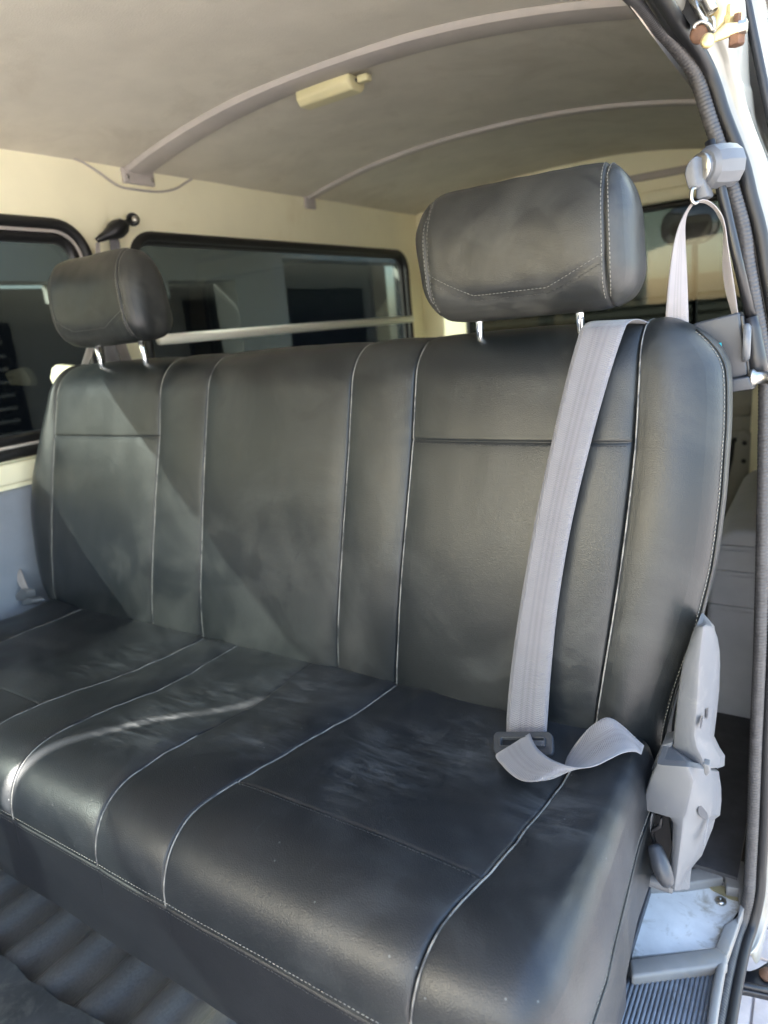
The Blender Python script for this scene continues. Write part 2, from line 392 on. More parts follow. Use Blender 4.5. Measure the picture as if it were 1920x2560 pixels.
def b_disp(p, P):
    x, y, z = P; k = 0
    front = p[1] < .80 + .07
    fade = 1 - .6 * max(0, min(1, (p[1] - .81) / .07))
    for i, s in enumerate(BX): k += seam(x - s, soft=.006, sw=.016) * fade + .0011 * noise.noise(Vector((i * 5, z * 40, x * 20))) * math.exp(-abs(x - s) / .016) * fade
    if 1:
        for a, b in ((-.52, -.20), (-1.44, -1.09)):
            if a - .002 < x < b + .002: k += seam(z - .782, depth=.0013, w=.0012, soft=.0012, sw=.007, welt=.0004)
        # belly of the pads
        for a, b in zip([-1.55] + BX, BX + [-.10]):
            if a <= x <= b: k += .004 * math.sin(math.pi * (x - a) / (b - a)) ** .7 * (1 if b - a > .2 else .7) * fade
    k += .0022 * noise.noise(Vector((x * 7, z * 6, 3))) + .0008 * noise.noise(Vector((x * 30, z * 17, 5)))
    # creases where the pad meets the cushion
    if z < .47 and front: k += .0016 * noise.noise(Vector((x * 60, z * 14, 9))) * (1 - (z - .36) / .11)
    return k
bp = Pad((-1.55, .80, .34), (-.10, .935, .926), (.07, .062, .02), (.085, .066, .066), disp=b_disp, deform=b_deform)
xs = lines(-1.55, -.10, .07, .085, .012, BX)
ys = lines(.80, .935, .062, .066, .02)
zs = lines(.34, .926, .02, .066, .012, (.782,))
loop = [(ys[0], z) for z in zs] + [(y, zs[-1]) for y in ys[1:]] + [(ys[-1], z) for z in reversed(zs[:-1])]
back = mesh('backrest', *box_g(-1.46, -.22, .885, .925, .38, .80), PBK, seat, smooth=False)
cuts = [xs[0]] + BX + [xs[-1]]
for a, b in zip(cuts, cuts[1:]):
    X = [x for x in xs if a - 1e-4 <= x <= b + 1e-4]
    v, f = bp.grid([[(x, y, z) for (y, z) in loop] for x in X])
    parts = [(v, f)]
    if b == xs[-1] or a == xs[0]:
        e = xs[-1] if b == xs[-1] else xs[0]
        YS = [y for y in ys if y <= .845]
        parts.append(bp.grid([[(e, y, z) for z in zs] for y in YS]))
    mesh('back_panel', *merge(parts), LEA, back)
for e in (xs[0], xs[-1]):
    YS = [y for y in ys if y >= YS[-1] - 1e-6] if False else [y for y in ys if y >= [q for q in ys if q <= .845][-1] - 1e-6]
    v, f = bp.grid([[(e, y, z) for z in zs] for y in YS])
    mesh('side_gusset', v, f, LEA, back)
# edge welt and stitching on the near end
yw = [q for q in ys if q <= .845][-1]
edge = [bp.point((xs[-1], yw, z), .0012) for z in zs if z > .36]
edge += [bp.point((xs[-1], y, zs[-1]), .0012) for y in ys if y >= yw][:0]
v, f = tube_g(edge, .0016, 6); mesh('piping', v, f, LEA, back)
stitches('edge_stitching', [bp.point((xs[-1], yw - .007, z), .0006) for z in zs if z > .37], STI, back, r=.0006)
stitches('edge_stitching', [bp.point((xs[-1], yw + .006, z), .0006) for z in zs if z > .37 and z < .6], STI, back, r=.0006)
for a, b, m_ in ((-.517, -.203, STD), (-1.437, -1.093, STD)):
    n = 80; stitches('seam_stitching', [bp.point((a + (b - a) * i / n, .80, .7775), .0003) for i in range(n + 1)], m_, back, r=.0006)

def piping(pad, pts, parent, lift=.0004, rad=.0011, mat=None):
    v, f = tube_g([pad.point(p, lift) for p in pts], rad, 6); return mesh('pale_seam_ridge', v, f, mat or PIP, parent)  # thin raised line carrying the painted seam highlight and dust
for s in BX: piping(bp, [(s + .0028, y, z) for (y, z) in loop[4:len(zs) + len(ys) - 4]], back)
# ---- cushion
CX = [-1.37, -1.03, -.915, -.725, -.598, -.255]
def c_deform(P):
    x, y, z = P
    t = max(0, min(1, (y - .42) / .36))
    x2 = x + .052 * t * math.exp(-((x + .60) / .10) ** 2) + .02 * t * math.exp(-((x + .255) / .09) ** 2) + .05 * t * math.exp(-((x + 1.03) / .13) ** 2)
    x2 -= .020 * math.exp(-((x + .255) / .08) ** 2) * max(0, min(1, (.50 - y) / .14))
    # plan outline: front corner at the near end swept back
    k = max(0, (x + .30) / .19)
    y2 = y + .020 * k ** 2.5 * max(0, 1 - (y - .36) / .2)
    u = max(0, min(1, (y - .46) / .25)); zz = z - .018 * u * u * (3 - 2 * u) * max(0, (z - .3) / .12)
    x2 -= (.028 + .016 * max(0, min(1, (y - .5) / .2))) * max(0, min(1, (x + .22) / .11))
    return Vector((x2, y2, zz))
def c_disp(p, P):
    x, y, z = P; k = 0
    top = z > .30
    if top:
        if z < .40: zf = max(.15, min(1, (z - .335) / .05))
        else: zf = 1
        fade = {3: max(0, min(1, (.60 - y) / .08)) * .9 + .1}
        for i, s in enumerate(CX): k += seam(x - s, soft=.0034, sw=.013) * fade.get(i, 1) * zf + .0013 * zf * noise.noise(Vector((i * 7, (y - z) * 42, x * 20))) * math.exp(-abs(x - s) / .016)
        for a, b in zip([-1.53] + CX, CX + [-.11]):
            if a <= x <= b: k += .0022 * math.sin(math.pi * (x - a) / (b - a)) ** .7 * zf
        if P[2] > .40:
            for a, b in ((-.598, -.255), (-1.37, -1.03)):
                if a < x < b: k += seam(y - .49, depth=.0012, w=.0013, soft=.0012, sw=.01, welt=.0)
            q = max(0, min(1, (y - .46) / .1))
            # worn hollows and drag wrinkles
            k += q * (.006 * noise.noise(Vector((x * 6, y * 8, 1))) + .0022 * noise.noise(Vector((x * 22 + y * 10, y * 30, 4))))
            k -= q * .010 * math.exp(-((x + .42) / .13) ** 2 - ((y - .66) / .12) ** 2)
            k -= q * .010 * math.exp(-((x + .82) / .12) ** 2 - ((y - .64) / .10) ** 2)
            k -= q * .008 * math.exp(-((x + 1.22) / .13) ** 2 - ((y - .64) / .12) ** 2)
            k += .006 * math.exp(-((x + .63) / .035) ** 2 - ((y - .68) / .09) ** 2)
    k += seam(z - .334, depth=.003, w=.0018, soft=.0015, sw=.008, welt=.001) if y < .44 else 0
    k += .0014 * noise.noise(Vector((x * 8, y * 8, z * 8 + 2)))
    if z < .32: k += .0022 * noise.noise(Vector((x * 5 + z * 9, 7, z * 14)))
    return k
cp = Pad((-1.53, .366, .205), (-.112, .84, .424), (.06, .085, .012), (.060, .05, .088), disp=c_disp, deform=c_deform)
xs = lines(-1.53, -.112, .06, .060, .010, CX)
ys = lines(.366, .84, .085, .05, .010, (.49,))
zs = lines(.205, .424, .012, .088, .014, (.334,))
zi = min(range(len(zs)), key=lambda i: abs(zs[i] - .334))
cush = mesh('cushion', *box_g(-1.46, -.19, .44, .80, .215, .36), PBK, seat, smooth=False)
up_loop = [(ys[0], z) for z in zs[zi:]] + [(y, zs[-1]) for y in ys[1:]] + [(ys[-1], z) for z in reversed(zs[:-1])]
dn_loop = [(ys[0], z) for z in zs[:zi + 1]]
cuts = [xs[0]] + CX + [xs[-1]]
for a, b in zip(cuts, cuts[1:]):
    X = [x for x in xs if a - 1e-4 <= x <= b + 1e-4]
    v, f = cp.grid([[(x, y, z) for (y, z) in up_loop] for x in X]); parts = [(v, f)]
    if b == xs[-1] or a == xs[0]:
        e = xs[-1] if b == xs[-1] else xs[0]
        parts.append(cp.grid([[(e, y, z) for z in zs[zi:]] for y in ys]))
    mesh('cushion_panel', *merge(parts), LEAC, cush)
v, f = cp.grid([[(x, y, z) for (y, z) in dn_loop] for x in xs])
mesh('front_skirt', v, f, LEAS, cush)
for e in (xs[0], xs[-1]):
    v, f = cp.grid([[(e, y, z) for z in zs[:zi + 1]] for y in ys]); mesh('side_skirt', v, f, LEA, cush)
path = [cp.point((x, ys[0], .334), .0012) for x in xs if x > -1.4] + [cp.point((xs[-1], y, .334), .0012) for y in ys[1:]]
v, f = tube_g(path, .0015, 6); mesh('piping', v, f, LEA, cush)
for dz in (.0075,):
    stitches('front_stitching', [cp.point((x, ys[0], .334 + dz), .0005) for x in xs if x > -1.4] + [cp.point((xs[-1], y, .334 + dz), .0005) for y in ys[1:]], STI, cush, r=.0006)
    stitches('front_stitching', [cp.point((x, ys[0], .334 - .006), .0003) for x in xs if x > -1.4] + [cp.point((xs[-1], y, .334 - .006), .0005) for y in ys[1:]], STD, cush, r=.0006)
stitches('seam_stitching', [cp.point((-.59 + .33 * i / 90, .486, zs[-1]), .0002) for i in range(91)], STD, cush, r=.0005)

for i, s in enumerate(CX):
    pp = [(s + .0028, y, z) for (y, z) in up_loop[2:] if z > .33 and y < (.55 if i == 3 else .80)]
    piping(cp, pp, cush)
# ---- headrests
def headrest(cx, w, lean, mat, h0=.944, h1=1.119):
    y0, y1 = .842, .972
    hw = w / 2
    def dfm(P):
        x, y, z = P; t = (z - h0) / (h1 - h0)
        # side profile: leans back, thick low down, slim at the crown; ends turned in towards the top
        back = (y - y0) / (y1 - y0)
        yy = y0 + .004 + (y - y0) * (1.0 - .30 * t) + .020 * t * t + .012 * (1 - t) ** 2 * (1 - back)
        zz = z + .010 * (back - .5) * (1 - t)- .012 * t * back
        xx = cx + (x - cx) * (1 - .07 * t * t - .02 * (1 - t))
        zz -= .004 * ((x - cx) / hw) ** 4 * t
        u = max(0, (cx - x) / hw); tt = max(0, 1 - t); xx += .022 * u ** 3 * tt ** 1.5; zz += .010 * u ** 4 * tt
        return Vector((xx, yy, zz))
    sx = hw - .030
    def dsp(p, P):
        x, y, z = P; k = 0; d = x - cx
        k += seam(abs(d) - sx, depth=.0024, w=.0016, soft=.003, sw=.010)
        t = (z - h0) / (h1 - h0)
        if y < y0 + .05:
            zl = h0 + .030 + max(0, (abs(d) - .05)) * .45
            k += seam(z - zl, depth=.0022, w=.0016, soft=.0015, sw=.008) if abs(d) < sx else 0
        k += .002 * noise.noise(Vector((x * 14 + cx * 9, z * 14, y * 14))) + .0008 * noise.noise(Vector((x * 45, z * 45, y * 30 + cx)))
        return k
    hp = Pad((cx - hw, y0, h0), (cx + hw, y1, h1), (.046, .052, .055), (.036, .052, .070), n=2.1, disp=dsp, deform=dfm)
    X = lines(cx - hw, cx + hw, .046, .036, .006, (cx - sx, cx + sx)); Y = lines(y0, y1, .052, .052, .005); Z = lines(h0, h1, .055, .070, .0045)
    loop = [(Y[0], z) for z in Z] + [(y, Z[-1]) for y in Y[1:]] + [(Y[-1], z) for z in reversed(Z[:-1])] + [(y, Z[0]) for y in reversed(Y[:-1])]
    core = [x for x in X if cx - sx - 1e-4 <= x <= cx + sx + 1e-4]
    v, f = hp.grid([[(x, y, z) for (y, z) in loop] for x in core])
    hr = mesh('headrest', v, f, mat, seat)
    for s in (-1, 1):
        XX = [x for x in X if (x - cx) * s >= sx - 1e-4]; e = XX[0] if s < 0 else XX[-1]
        g1 = hp.grid([[(x, y, z) for (y, z) in loop] for x in XX]); g2 = hp.grid([[(e, y, z) for z in Z] for y in Y])
        mesh('side_panel', *merge([g1, g2]), mat, hr)
        for o in (-.005, .005):
            stitches('side_stitching', [hp.point((cx + s * (sx + o), y, z), .0004) for (y, z) in loop[:len(Z) + len(Y)]], STI, hr, r=.00055)
    def lowseam(off):
        out = []
        for i in range(81):
            d = -sx + 2 * sx * i / 80; z = h0 + .030 + max(0, (abs(d) - .05)) * .45 + off
            out.append(hp.point((cx + d, Y[0], z), .0001))
        return out
    stitches('front_stitching', lowseam(.005), STI, hr, r=.00042); stitches('front_stitching', lowseam(-.005), STD, hr, r=.0005)
    for d in (-.072, .072):
        p0 = Vector((cx + d, .925, .88)); p1 = Vector((cx + d, .915, 1.0))
        v, f = tube_g([p0, p1], .0058, 16); mesh('post', v, f, CHR, hr)
    return hr
headrest(-.353, .312, .0, LEAH)
headrest(-1.232, .296, .0, LEAH, .962, 1.140)

# ---- recliner hardware at the near end

def Z(ox, oy, k):                      # pixel of an enlarged crop -> pixel of the 1659 px view
    return lambda x, y: ((ox + x * k) / 1.15732, (oy + y * k) / 1.15732)
ZA, ZB, ZC, ZD, ZE = Z(1440, 0, .28933), Z(1560, 340, .3255), Z(1560, 1400, .3255), Z(1440, 1960, .28933), Z(1500, 340, .226)
ZF, ZG = Z(1160, 1680, .3014), Z(0, 340, .31344)
def rounded(row, r_=.006):
    out = []; n = len(row)
    for i in range(n):
        v, a, b = row[i], row[i - 1], row[(i + 1) % n]
        p = v + (a - v).normalized() * min(r_, (a - v).length * .4); q = v + (b - v).normalized() * min(r_, (b - v).length * .4)
        out += [p, p * .28 + v * .44 + q * .28, q]
    return out
def dome(row, dz, k=.5):
    c = sum(row, Vector()) / len(row); return [p.lerp(c, k) + Vector((0, 0, dz)) for p in row]
def loft(name, rows, mat, parent, bv=.004, **k):
    """rows of equal length cross sections stacked into one closed shell"""
    n = len(rows[0]); vs = [p for r in rows for p in r]; fs = []
    for i in range(len(rows) - 1):
        for j in range(n): fs.append((i * n + j, i * n + (j + 1) % n, (i + 1) * n + (j + 1) % n, (i + 1) * n + j))
    fs += [tuple(range(n)), tuple(range((len(rows) - 1) * n, len(rows) * n))]
    return bevel(mesh(name, vs, fs, mat, parent, **k), bv, 4, 30)
def abc(zf, A, B, Cc, ya, yb, yc):
    a, b, c = at(*zf(*A), 'y', ya), at(*zf(*B), 'y', yb), at(*zf(*Cc), 'y', yc)
    return rounded([a, b, b.lerp(c, .55) + Vector((.004, 0, 0)), c, Vector((a.x + .012, c.y + .004, c.z)), Vector((a.x, ya + .05, a.z))])
up = [((545, 512), (616, 500), (672, 516)), ((510, 600), (606, 600), (722, 600)), ((480, 700), (592, 700), (740, 700)),
      ((445, 800), (582, 800), (744, 800)), ((412, 1000), (572, 1000), (738, 1000)), ((390, 1200), (560, 1200), (716, 1200)), ((376, 1340), (545, 1350), (697, 1350)),
      ((370, 1430), (565, 1440), (742, 1440)), ((368, 1500), (610, 1530), (782, 1500)), ((420, 1540), (628, 1600), (776, 1580))]
up[0] = ((545, 528), (616, 510), (690, 528))
up[1] = ((510, 600), (604, 600), (722, 596))
ur = [abc(ZC, a, b, c, .792, .785, .868) for a, b, c in up]
rec = loft('recliner_cover', [dome(ur[0], .0035, .5), dome(ur[0], .0028, .22), dome(ur[0], .0015, .06)] + ur, PGR, seat, .0015)
rows = [abc(ZC, a, b, c, .748, .742, .850) for a, b, c in [((245, 1572), (500, 1590), (735, 1625)), ((190, 1700), (540, 1700), (752, 1750)), ((152, 1820), (510, 1830), (756, 1850)), ((135, 1920), (482, 1950), (746, 1960))]]
rows += [abc(ZD, a, b, c, .748, .742, .850) for a, b, c in [((800, 292), (932, 300), (1212, 300)), ((832, 350), (925, 370), (1190, 380)), ((818, 560), (898, 600), (1092, 620)), ((800, 720), (880, 760), (965, 760)), ((792, 880), (858, 918), (890, 895))]]
lowc = loft('recliner_cover', [dome(rows[0], .006, .25)] + rows + [dome(rows[-1], -.002, .1), dome(rows[-1], -.005, .4)], PGR, seat, .0015)
# short peg of the upper cover, screw recess, slots
bevel(prism('peg', [at(*ZC(*p), 'y', .752) for p in ((604, 1560), (655, 1578), (660, 1635), (640, 1665), (618, 1655))], (0, .012, 0), PGR, rec), .002, 2)
lowy = lambda x: .742 + .108 * (x - 500) / 255 - .0085
upy = lambda x: .785 + .083 * (x - 570) / 168 - .0075
prism('screw_recess', [at(*ZC(*p), 'y', lowy(p[0])) for p in ((640, 1880), (640, 1998), (615, 1995), (585, 1975), (567, 1940), (570, 1905), (590, 1885))], (.0, .006, .0), PTG, lowc, .001)
for q_ in (((590, 1215), (603, 1205), (598, 1260), (588, 1300), (583, 1290)), ((630, 1150), (648, 1140), (640, 1215), (632, 1222)), ((690, 1562), (700, 1560), (722, 1608), (712, 1600))):
    prism('slot', [at(*ZC(*p), 'y', upy(p[0])) for p in q_], (0, .004, 0), PBK, rec)
prism('trim_rib', [at(*ZC(*p), 'y', lowy(p[0]) + .002) for p in ((655, 1660), (668, 1665), (650, 1880), (640, 1880))], (0, .005, 0), PGR, lowc, .001)
prism('trim_rib', [at(*ZC(*p), 'y', lowy(p[0]) + .002) for p in ((640, 2000), (650, 2000), (622, 2200), (606, 2200))], (0, .005, 0), PGR, lowc, .001)
# side plate, lever, bottom bracket
prism('side_plate', [at(*ZD(*p), 'y', .765) for p in ((560, 215), (668, 262), (640, 420), (620, 620), (600, 820), (585, 1010), (560, 1010))], (0, .04, 0), PGR, seat, .001)
prism('side_plate', [at(*ZC(*p), 'y', .790) for p in ((290, 1425), (375, 1400), (350, 1500), (325, 1590), (245, 1572), (170, 1700))], (0, .03, 0), PGR, seat, .001)
prism('hinge_plate', [at(*ZC(*p), 'y', .800) for p in ((350, 1500), (520, 1540), (500, 1650), (330, 1600))], (0, .01, 0), PBK, seat)
prism('hinge_plate', [at(*ZD(*p), 'y', .790) for p in ((640, 262), (800, 280), (835, 600), (760, 760), (640, 780), (600, 560))], (0, .01, 0), PBK, seat)
lev = [at(*ZD(*p), 'y', y) for p, y in (((672, 530), .745), ((700, 610), .738), ((730, 700), .732), ((765, 790), .728), ((795, 870), .728))]
lv = tube('recline_lever', catmull(lev, 6), lambda i: [.0075, .0085, .0095, .0098, .0098, .0100, .0102, .0104, .0106, .0108, .0110, .0112, .0112, .0112, .0112, .011, .0108, .0106, .0104, .010, .0098, .0094, .0088, .0078, .0045][i], PTG, seat, n=16)
prism('lever_arm', [at(*ZD(*p), 'y', .752) for p in ((720, 300), (745, 300), (740, 380), (680, 420), (665, 440), (690, 530), (665, 530), (640, 430), (650, 400), (710, 360))], (.0, .006, .0), PBK, lv, .001)
tube('bracket_foot', catmull([at(*ZD(*p), 'y', .775) for p in ((590, 815), (680, 840), (760, 870), (830, 888))], 4), .0085, PGR, seat, n=12)
# folded legs and rails below the cushion
for x in (-.20, -.75, -1.35):
    box('seat_leg', (x - .02, x + .02, .47, .76, .0, .206), BODY, seat, .004)

# ------------------------------------------------------------------ near seat belt
belt = empty('seat_belt', (-.25, .9, .0), label='grey belt draped over the front of the backrest, its tongue lying on the cushion', cat='seat belt')
def bf(z, off=.006):                                          # front of the backrest, a little proud
    return BYF(z) - off
E1 = [((1385, 715), .975), ((1330, 700), .945), ((1284, 694), .918), ((1262, 703), .893), ((1250, 725), .880), ((1226, 810), .864), ((1193, 950), .842), ((1155, 1130), .822), ((1125, 1300), .800), ((1105, 1440), .788), ((1095, 1550), .765), ((1096, 1622), .734)]
E2 = [((1455, 715), .975), ((1410, 700), .950), ((1378, 690), .925), ((1358, 697), .899), ((1347, 718), .885), ((1317, 810), .868), ((1278, 950), .846), ((1235, 1130), .824), ((1206, 1300), .803), ((1191, 1440), .790), ((1183, 1550), .767), ((1178, 1622), .736)]
ribbon('webbing', [at(*p, 'y', y - .006) for p, y in E1], [at(*p, 'y', y - .006) for p, y in E2], WEB, belt, n=8, bulge=lambda t: Vector((0, -.0012, 0)))
# loop beyond the tongue
U = [((560, 505), .765), ((548, 512), .748), ((600, 620), .722), ((700, 710), .700), ((820, 765), .688), ((950, 795), .690), ((1080, 780), .702), ((1200, 725), .722), ((1320, 670), .745), ((1420, 660), .766), ((1468, 684), .782)]
Lw = [((640, 600), .772), ((285, 672), .720), ((322, 780), .690), ((455, 890), .668), ((610, 907), .664), ((800, 850), .690), ((860, 700), .735), ((960, 555), .765), ((1080, 432), .776), ((1230, 388), .784), ((1492, 610), .792)]
ribbon('webbing_loop', [at(*ZF(*p), 'y', y - .026) for p, y in U], [at(*ZF(*p), 'y', y - .024) for p, y in Lw], WEB, belt, n=8, wn=10)
v = at(*ZF(1468, 670), 'y', .788)
# tongue: rounded plate with a slot
def rrect(cx, cz, hw, hh, r, n=6):
    o = []
    for sx, sz, a0 in ((1, 1, 0), (-1, 1, 90), (-1, -1, 180), (1, -1, 270)):
        for i in range(n + 1):
            a = R(a0 + 90 * i / n); o.append((cx + sx * (hw - r) + r * math.cos(a), cz + sz * (hh - r) + r * math.sin(a)))
    return o
tl, tr, bl, br_ = [at(*ZF(*p), 'y', y) for p, y in (((255, 505), .726), ((742, 505), .728), ((250, 690), .698), ((740, 690), .700))]
ex, ez = (tr - tl), (bl - tl); ey = ex.cross(ez).normalized() * -1
if ey.y > 0: ey = -ey
def tp(u, v, d): return tl + ex * (u + .5) + ez * (v + .5) + ey * d
def plate(outer, inner, d0, d1):
    n = len(outer); vs = []; fs = []
    for d, ring in ((d0, outer), (d0, inner), (d1, inner), (d1, outer)): vs += [tp(a, b, d) for a, b in ring]
    for k in range(4):
        for i in range(n): fs.append((k * n + i, k * n + (i + 1) % n, ((k + 1) % 4) * n + (i + 1) % n, ((k + 1) % 4) * n + i))
    return vs, fs
o_, i_ = rrect(0, 0, .5, .5, .0), None
W_, H_ = ex.length, ez.length
def rr2(hw, hh, r, cy=0): return [(a / W_, b / H_ + cy) for a, b in rrect(0, 0, hw * W_, hh * H_, r)]
v, f = plate(rr2(.5, .5, .008), rr2(.36, .17, .003, -.02), -.002, .004)
tongue = bevel(mesh('tongue', v, f, PTG, belt), .0015, 3)
v, f = plate(rr2(.39, .22, .004, -.02), rr2(.36, .17, .003, -.02), .004, .0062); bevel(mesh('slot_rim', v, f, PTG, tongue), .0008, 2)
# pillar anchor
pl = [at(*ZE(*p), 'y', .985) for p in ((1040, 215), (975, 275), (935, 340), (922, 430), (945, 530), (975, 612), (1015, 600), (1080, 548), (1062, 400))]
anc = prism('pillar_anchor', pl, (.010, .012, 0), PGR, belt, .003)
prism('anchor_edge', [at(*ZE(*p), 'y', .992) for p in ((1048, 212), (1085, 222), (1110, 280), (1150, 470), (1192, 640), (1178, 668), (1110, 702), (1062, 698), (1060, 560), (1088, 545), (1060, 380))], (.004, .022, 0), PGR, anc, .002)
c0 = at(*ZE(1120, 350), 'y', 1.0); c1 = at(*ZE(1400, 330), 'y', 1.03)
v, f = lathe_g(c0, c1 - c0, [(0, .010), (.0, .0155), (.003, .0165), (.004, .020), (.010, .0245), (.020, .0262), (.034, .0262), (.045, .025)], 12)
kn = mesh('anchor_knob', v, f, PGR, anc, sharp=25)
v, f = lathe_g(c0 - (c1 - c0).normalized() * .004, c1 - c0, [(0, .008), (0, .0165), (.003, .0172), (.0045, .015)], 24); mesh('washer', v, f, STL, anc)
tube('belt_ring', catmull([at(*ZE(*p), 'y', y) for p, y in (((1050, 575), .984), ((1018, 590), .978), ((1008, 650), .976), ((1015, 715), .976), ((1045, 745), .979), ((1075, 735), .984))], 6), .0024, STL, anc, n=8)
ribbon('hanging_webbing', [at(*ZE(*p), 'y', y) for p, y in (((1000, 752), .984), ((935, 860), .984), ((868, 1010), .984), ((812, 1220), .984), ((765, 1550), .982), ((735, 1850), .98), ((716, 2160), .978))],
       [at(*ZE(*p), 'y', y) for p, y in (((1040, 745), .985), ((965, 860), .990), ((940, 1010), .996), ((946, 1220), 1.0), ((962, 1550), .998), ((974, 1850), .99), ((984, 2160), .985))], WEB2, belt, n=8)
ribbon('hanging_webbing', [at(*ZE(*p), 'y', y) for p, y in (((1055, 725), .985), ((1160, 705), .99), ((1260, 760), .995), ((1345, 870), 1.0), ((1385, 1000), 1.005), ((1410, 1180), 1.01), ((1450, 1450), 1.012), ((1490, 1700), 1.012), ((1530, 2000), 1.01))],
       [at(*ZE(*p), 'y', y) for p, y in (((1060, 742), .990), ((1150, 740), .996), ((1250, 800), 1.003), ((1325, 920), 1.01), ((1365, 1050), 1.016), ((1362, 1240), 1.022), ((1358, 1470), 1.024), ((1390, 1720), 1.022), ((1470, 2000), 1.018))], WEB2, belt, n=8)
ret = prism('retractor', [at(*ZB(*p), 'y', .995) for p in ((512, 1455), (560, 1432), (885, 1354), (900, 1480), (950, 1842), (700, 1900), (560, 1910))], (0, .05, 0), PTG, belt, .003)
prism('retractor_foot', [at(*ZB(*p), 'y', .985) for p in ((640, 1905), (955, 1848), (990, 1945), (640, 1998))], (0, .05, 0), PTG, ret, .002)
prism('sticker', [at(*ZB(*p), 'y', .993) for p in ((716, 1594), (748, 1586), (754, 1640), (722, 1650))], (0, -.0006, 0), TEAL, ret)
prism('retractor_edge', [at(*ZB(*p), 'y', 1.0) for p in ((888, 1380), (915, 1378), (935, 1500), (965, 1800), (1000, 1945), (985, 1948), (950, 1842), (905, 1500))], (0, .04, 0), PBK, ret, .001)
v, f = lathe_g(at(*ZB(965, 1860), 'y', 1.0), (1, 0, 0), [(0, .011), (.004, .012), (.008, .008), (.02, .0075), (.022, .010), (.03, .010)], 14); mesh('bolt', v, f, STL, ret)
v, f = lathe_g(at(*ZB(912, 1590), 'y', 1.0), (1, .1, 0), [(0, .024), (.006, .024), (.009, .02)], 24); mesh('reel', v, f, PGR, ret)
tube('pillar_rod', [at(*ZE(1215, 60), 'y', 1.03), at(*ZB(740, 380), 'y', 1.02), at(*ZB(860, 900), 'y', 1.02), at(*ZB(975, 1400), 'y', 1.02)], .0062, PBK, belt, n=16)
slv = [at(*ZB(968, 1392), 'y', 1.018), at(*ZB(985, 1480), 'y', 1.018), at(*ZB(1012, 1700), 'y', 1.018), at(*ZB(1030, 1810), 'y', 1.018), at(*ZB(1034, 1826), 'y', 1.018)]
tube('rod_sleeve', slv, lambda i: [.009, .0098, .0125, .0125, .0085][i], PBK, belt, n=18)

# ------------------------------------------------------------------ far seat belt
fb = empty('seat_belt', (-1.55, 1.1, 0), label='blurred grey belt hanging from its black pillar hook behind the far left headrest', cat='seat belt')
W0 = at(*ZG(800, 830), 'x', -1.575)
a0 = tube('pillar_anchor', catmull([at(*ZG(*p), 'x', x) for p, x in (((772, 835), -1.575), ((850, 790), -1.565), ((930, 745), -1.56), ((985, 715), -1.56), ((1030, 680), -1.565))], 5), lambda i: [.006, .007, .009, .010, .011, .013, .015, .018, .021, .022, .023, .023, .022, .021, .020, .017, .013, .010, .009, .008, .008][i], PBK, fb, n=14)
v, f = lathe_g(at(*ZG(1060, 665), 'x', -1.565), (1, -.6, .1), [(-.012, .010), (-.01, .015), (.0, .017), (.006, .015), (.007, .010), (.002, .008)], 18); mesh('anchor_bolt', v, f, PBK, a0)
v, f = lathe_g(at(*ZG(1078, 662), 'x', -1.555), (1, -.6, .1), [(-.012, .008), (.0, .009), (.003, .005)], 14); mesh('bolt_head', v, f, STL, a0)
ribbon('webbing', [at(*ZG(*p), 'x', -1.57) for p in ((765, 850), (760, 960), (740, 1300), (700, 1640), (640, 1850), (600, 2000))], [at(*ZG(*p), 'x', -1.56) for p in ((795, 850), (800, 960), (800, 1300), (770, 1640), (700, 1850), (660, 2000))], WEB2, fb, n=6)
ribbon('webbing', [at(*ZG(*p), 'x', -1.585) for p in ((870, 800), (880, 960), (860, 1300), (830, 1640), (850, 1850), (860, 2000))], [at(*ZG(*p), 'x', -1.57) for p in ((900, 800), (960, 880), (930, 1300), (920, 1640), (990, 1850), (1010, 2000))], WEB, fb, n=6)
ribbon('webbing', [at(*ZG(*p), 'x', -1.575) for p in ((1000, 1650), (1040, 1760), (1080, 1850))], [at(*ZG(*p), 'x', -1.575) for p in ((900, 1650), (960, 1760), (1000, 1850))], WEB2, fb, n=6)
ZH = Z(0, 1300, .13559)
ribbon('webbing', [at(*ZH(*p), 'y', y) for p, y in (((340, 700), .80), ((290, 850), .79), ((280, 1000), .785), ((340, 1180), .78), ((420, 1300), .775))], [at(*ZH(*p), 'y', y) for p, y in (((350, 700), .81), ((380, 860), .80), ((430, 1020), .79), ((490, 1180), .785), ((540, 1300), .78))], WEB2, fb, n=6)
prism('tongue', [at(*ZH(*p), 'y', .77) for p in ((360, 1270), (470, 1290), (480, 1380), (450, 1480), (400, 1500), (330, 1480), (250, 1510), (250, 1400), (330, 1330))], (.02, .014, 0), PGR, fb, .003)
prism('buckle', [at(*ZH(*p), 'y', .765) for p in ((400, 1500), (500, 1440), (600, 1480), (600, 1530), (520, 1570), (400, 1580))], (.02, .02, 0), PGR, fb, .003)
bk = prism('belt_bracket', [at(*ZG(*p), 'y', .97) for p in ((395, 1930), (410, 1850), (440, 1825), (560, 1835), (600, 1860), (600, 1960), (420, 1985))], (0, .02, 0), CRM, fb, .003)

# ------------------------------------------------------------------ the van
van = empty('van', (-.83, 1.0, 0), label='cream-white van seen through its open sliding side door, grey headliner and tinted side windows', cat='van')
XL = -1.60
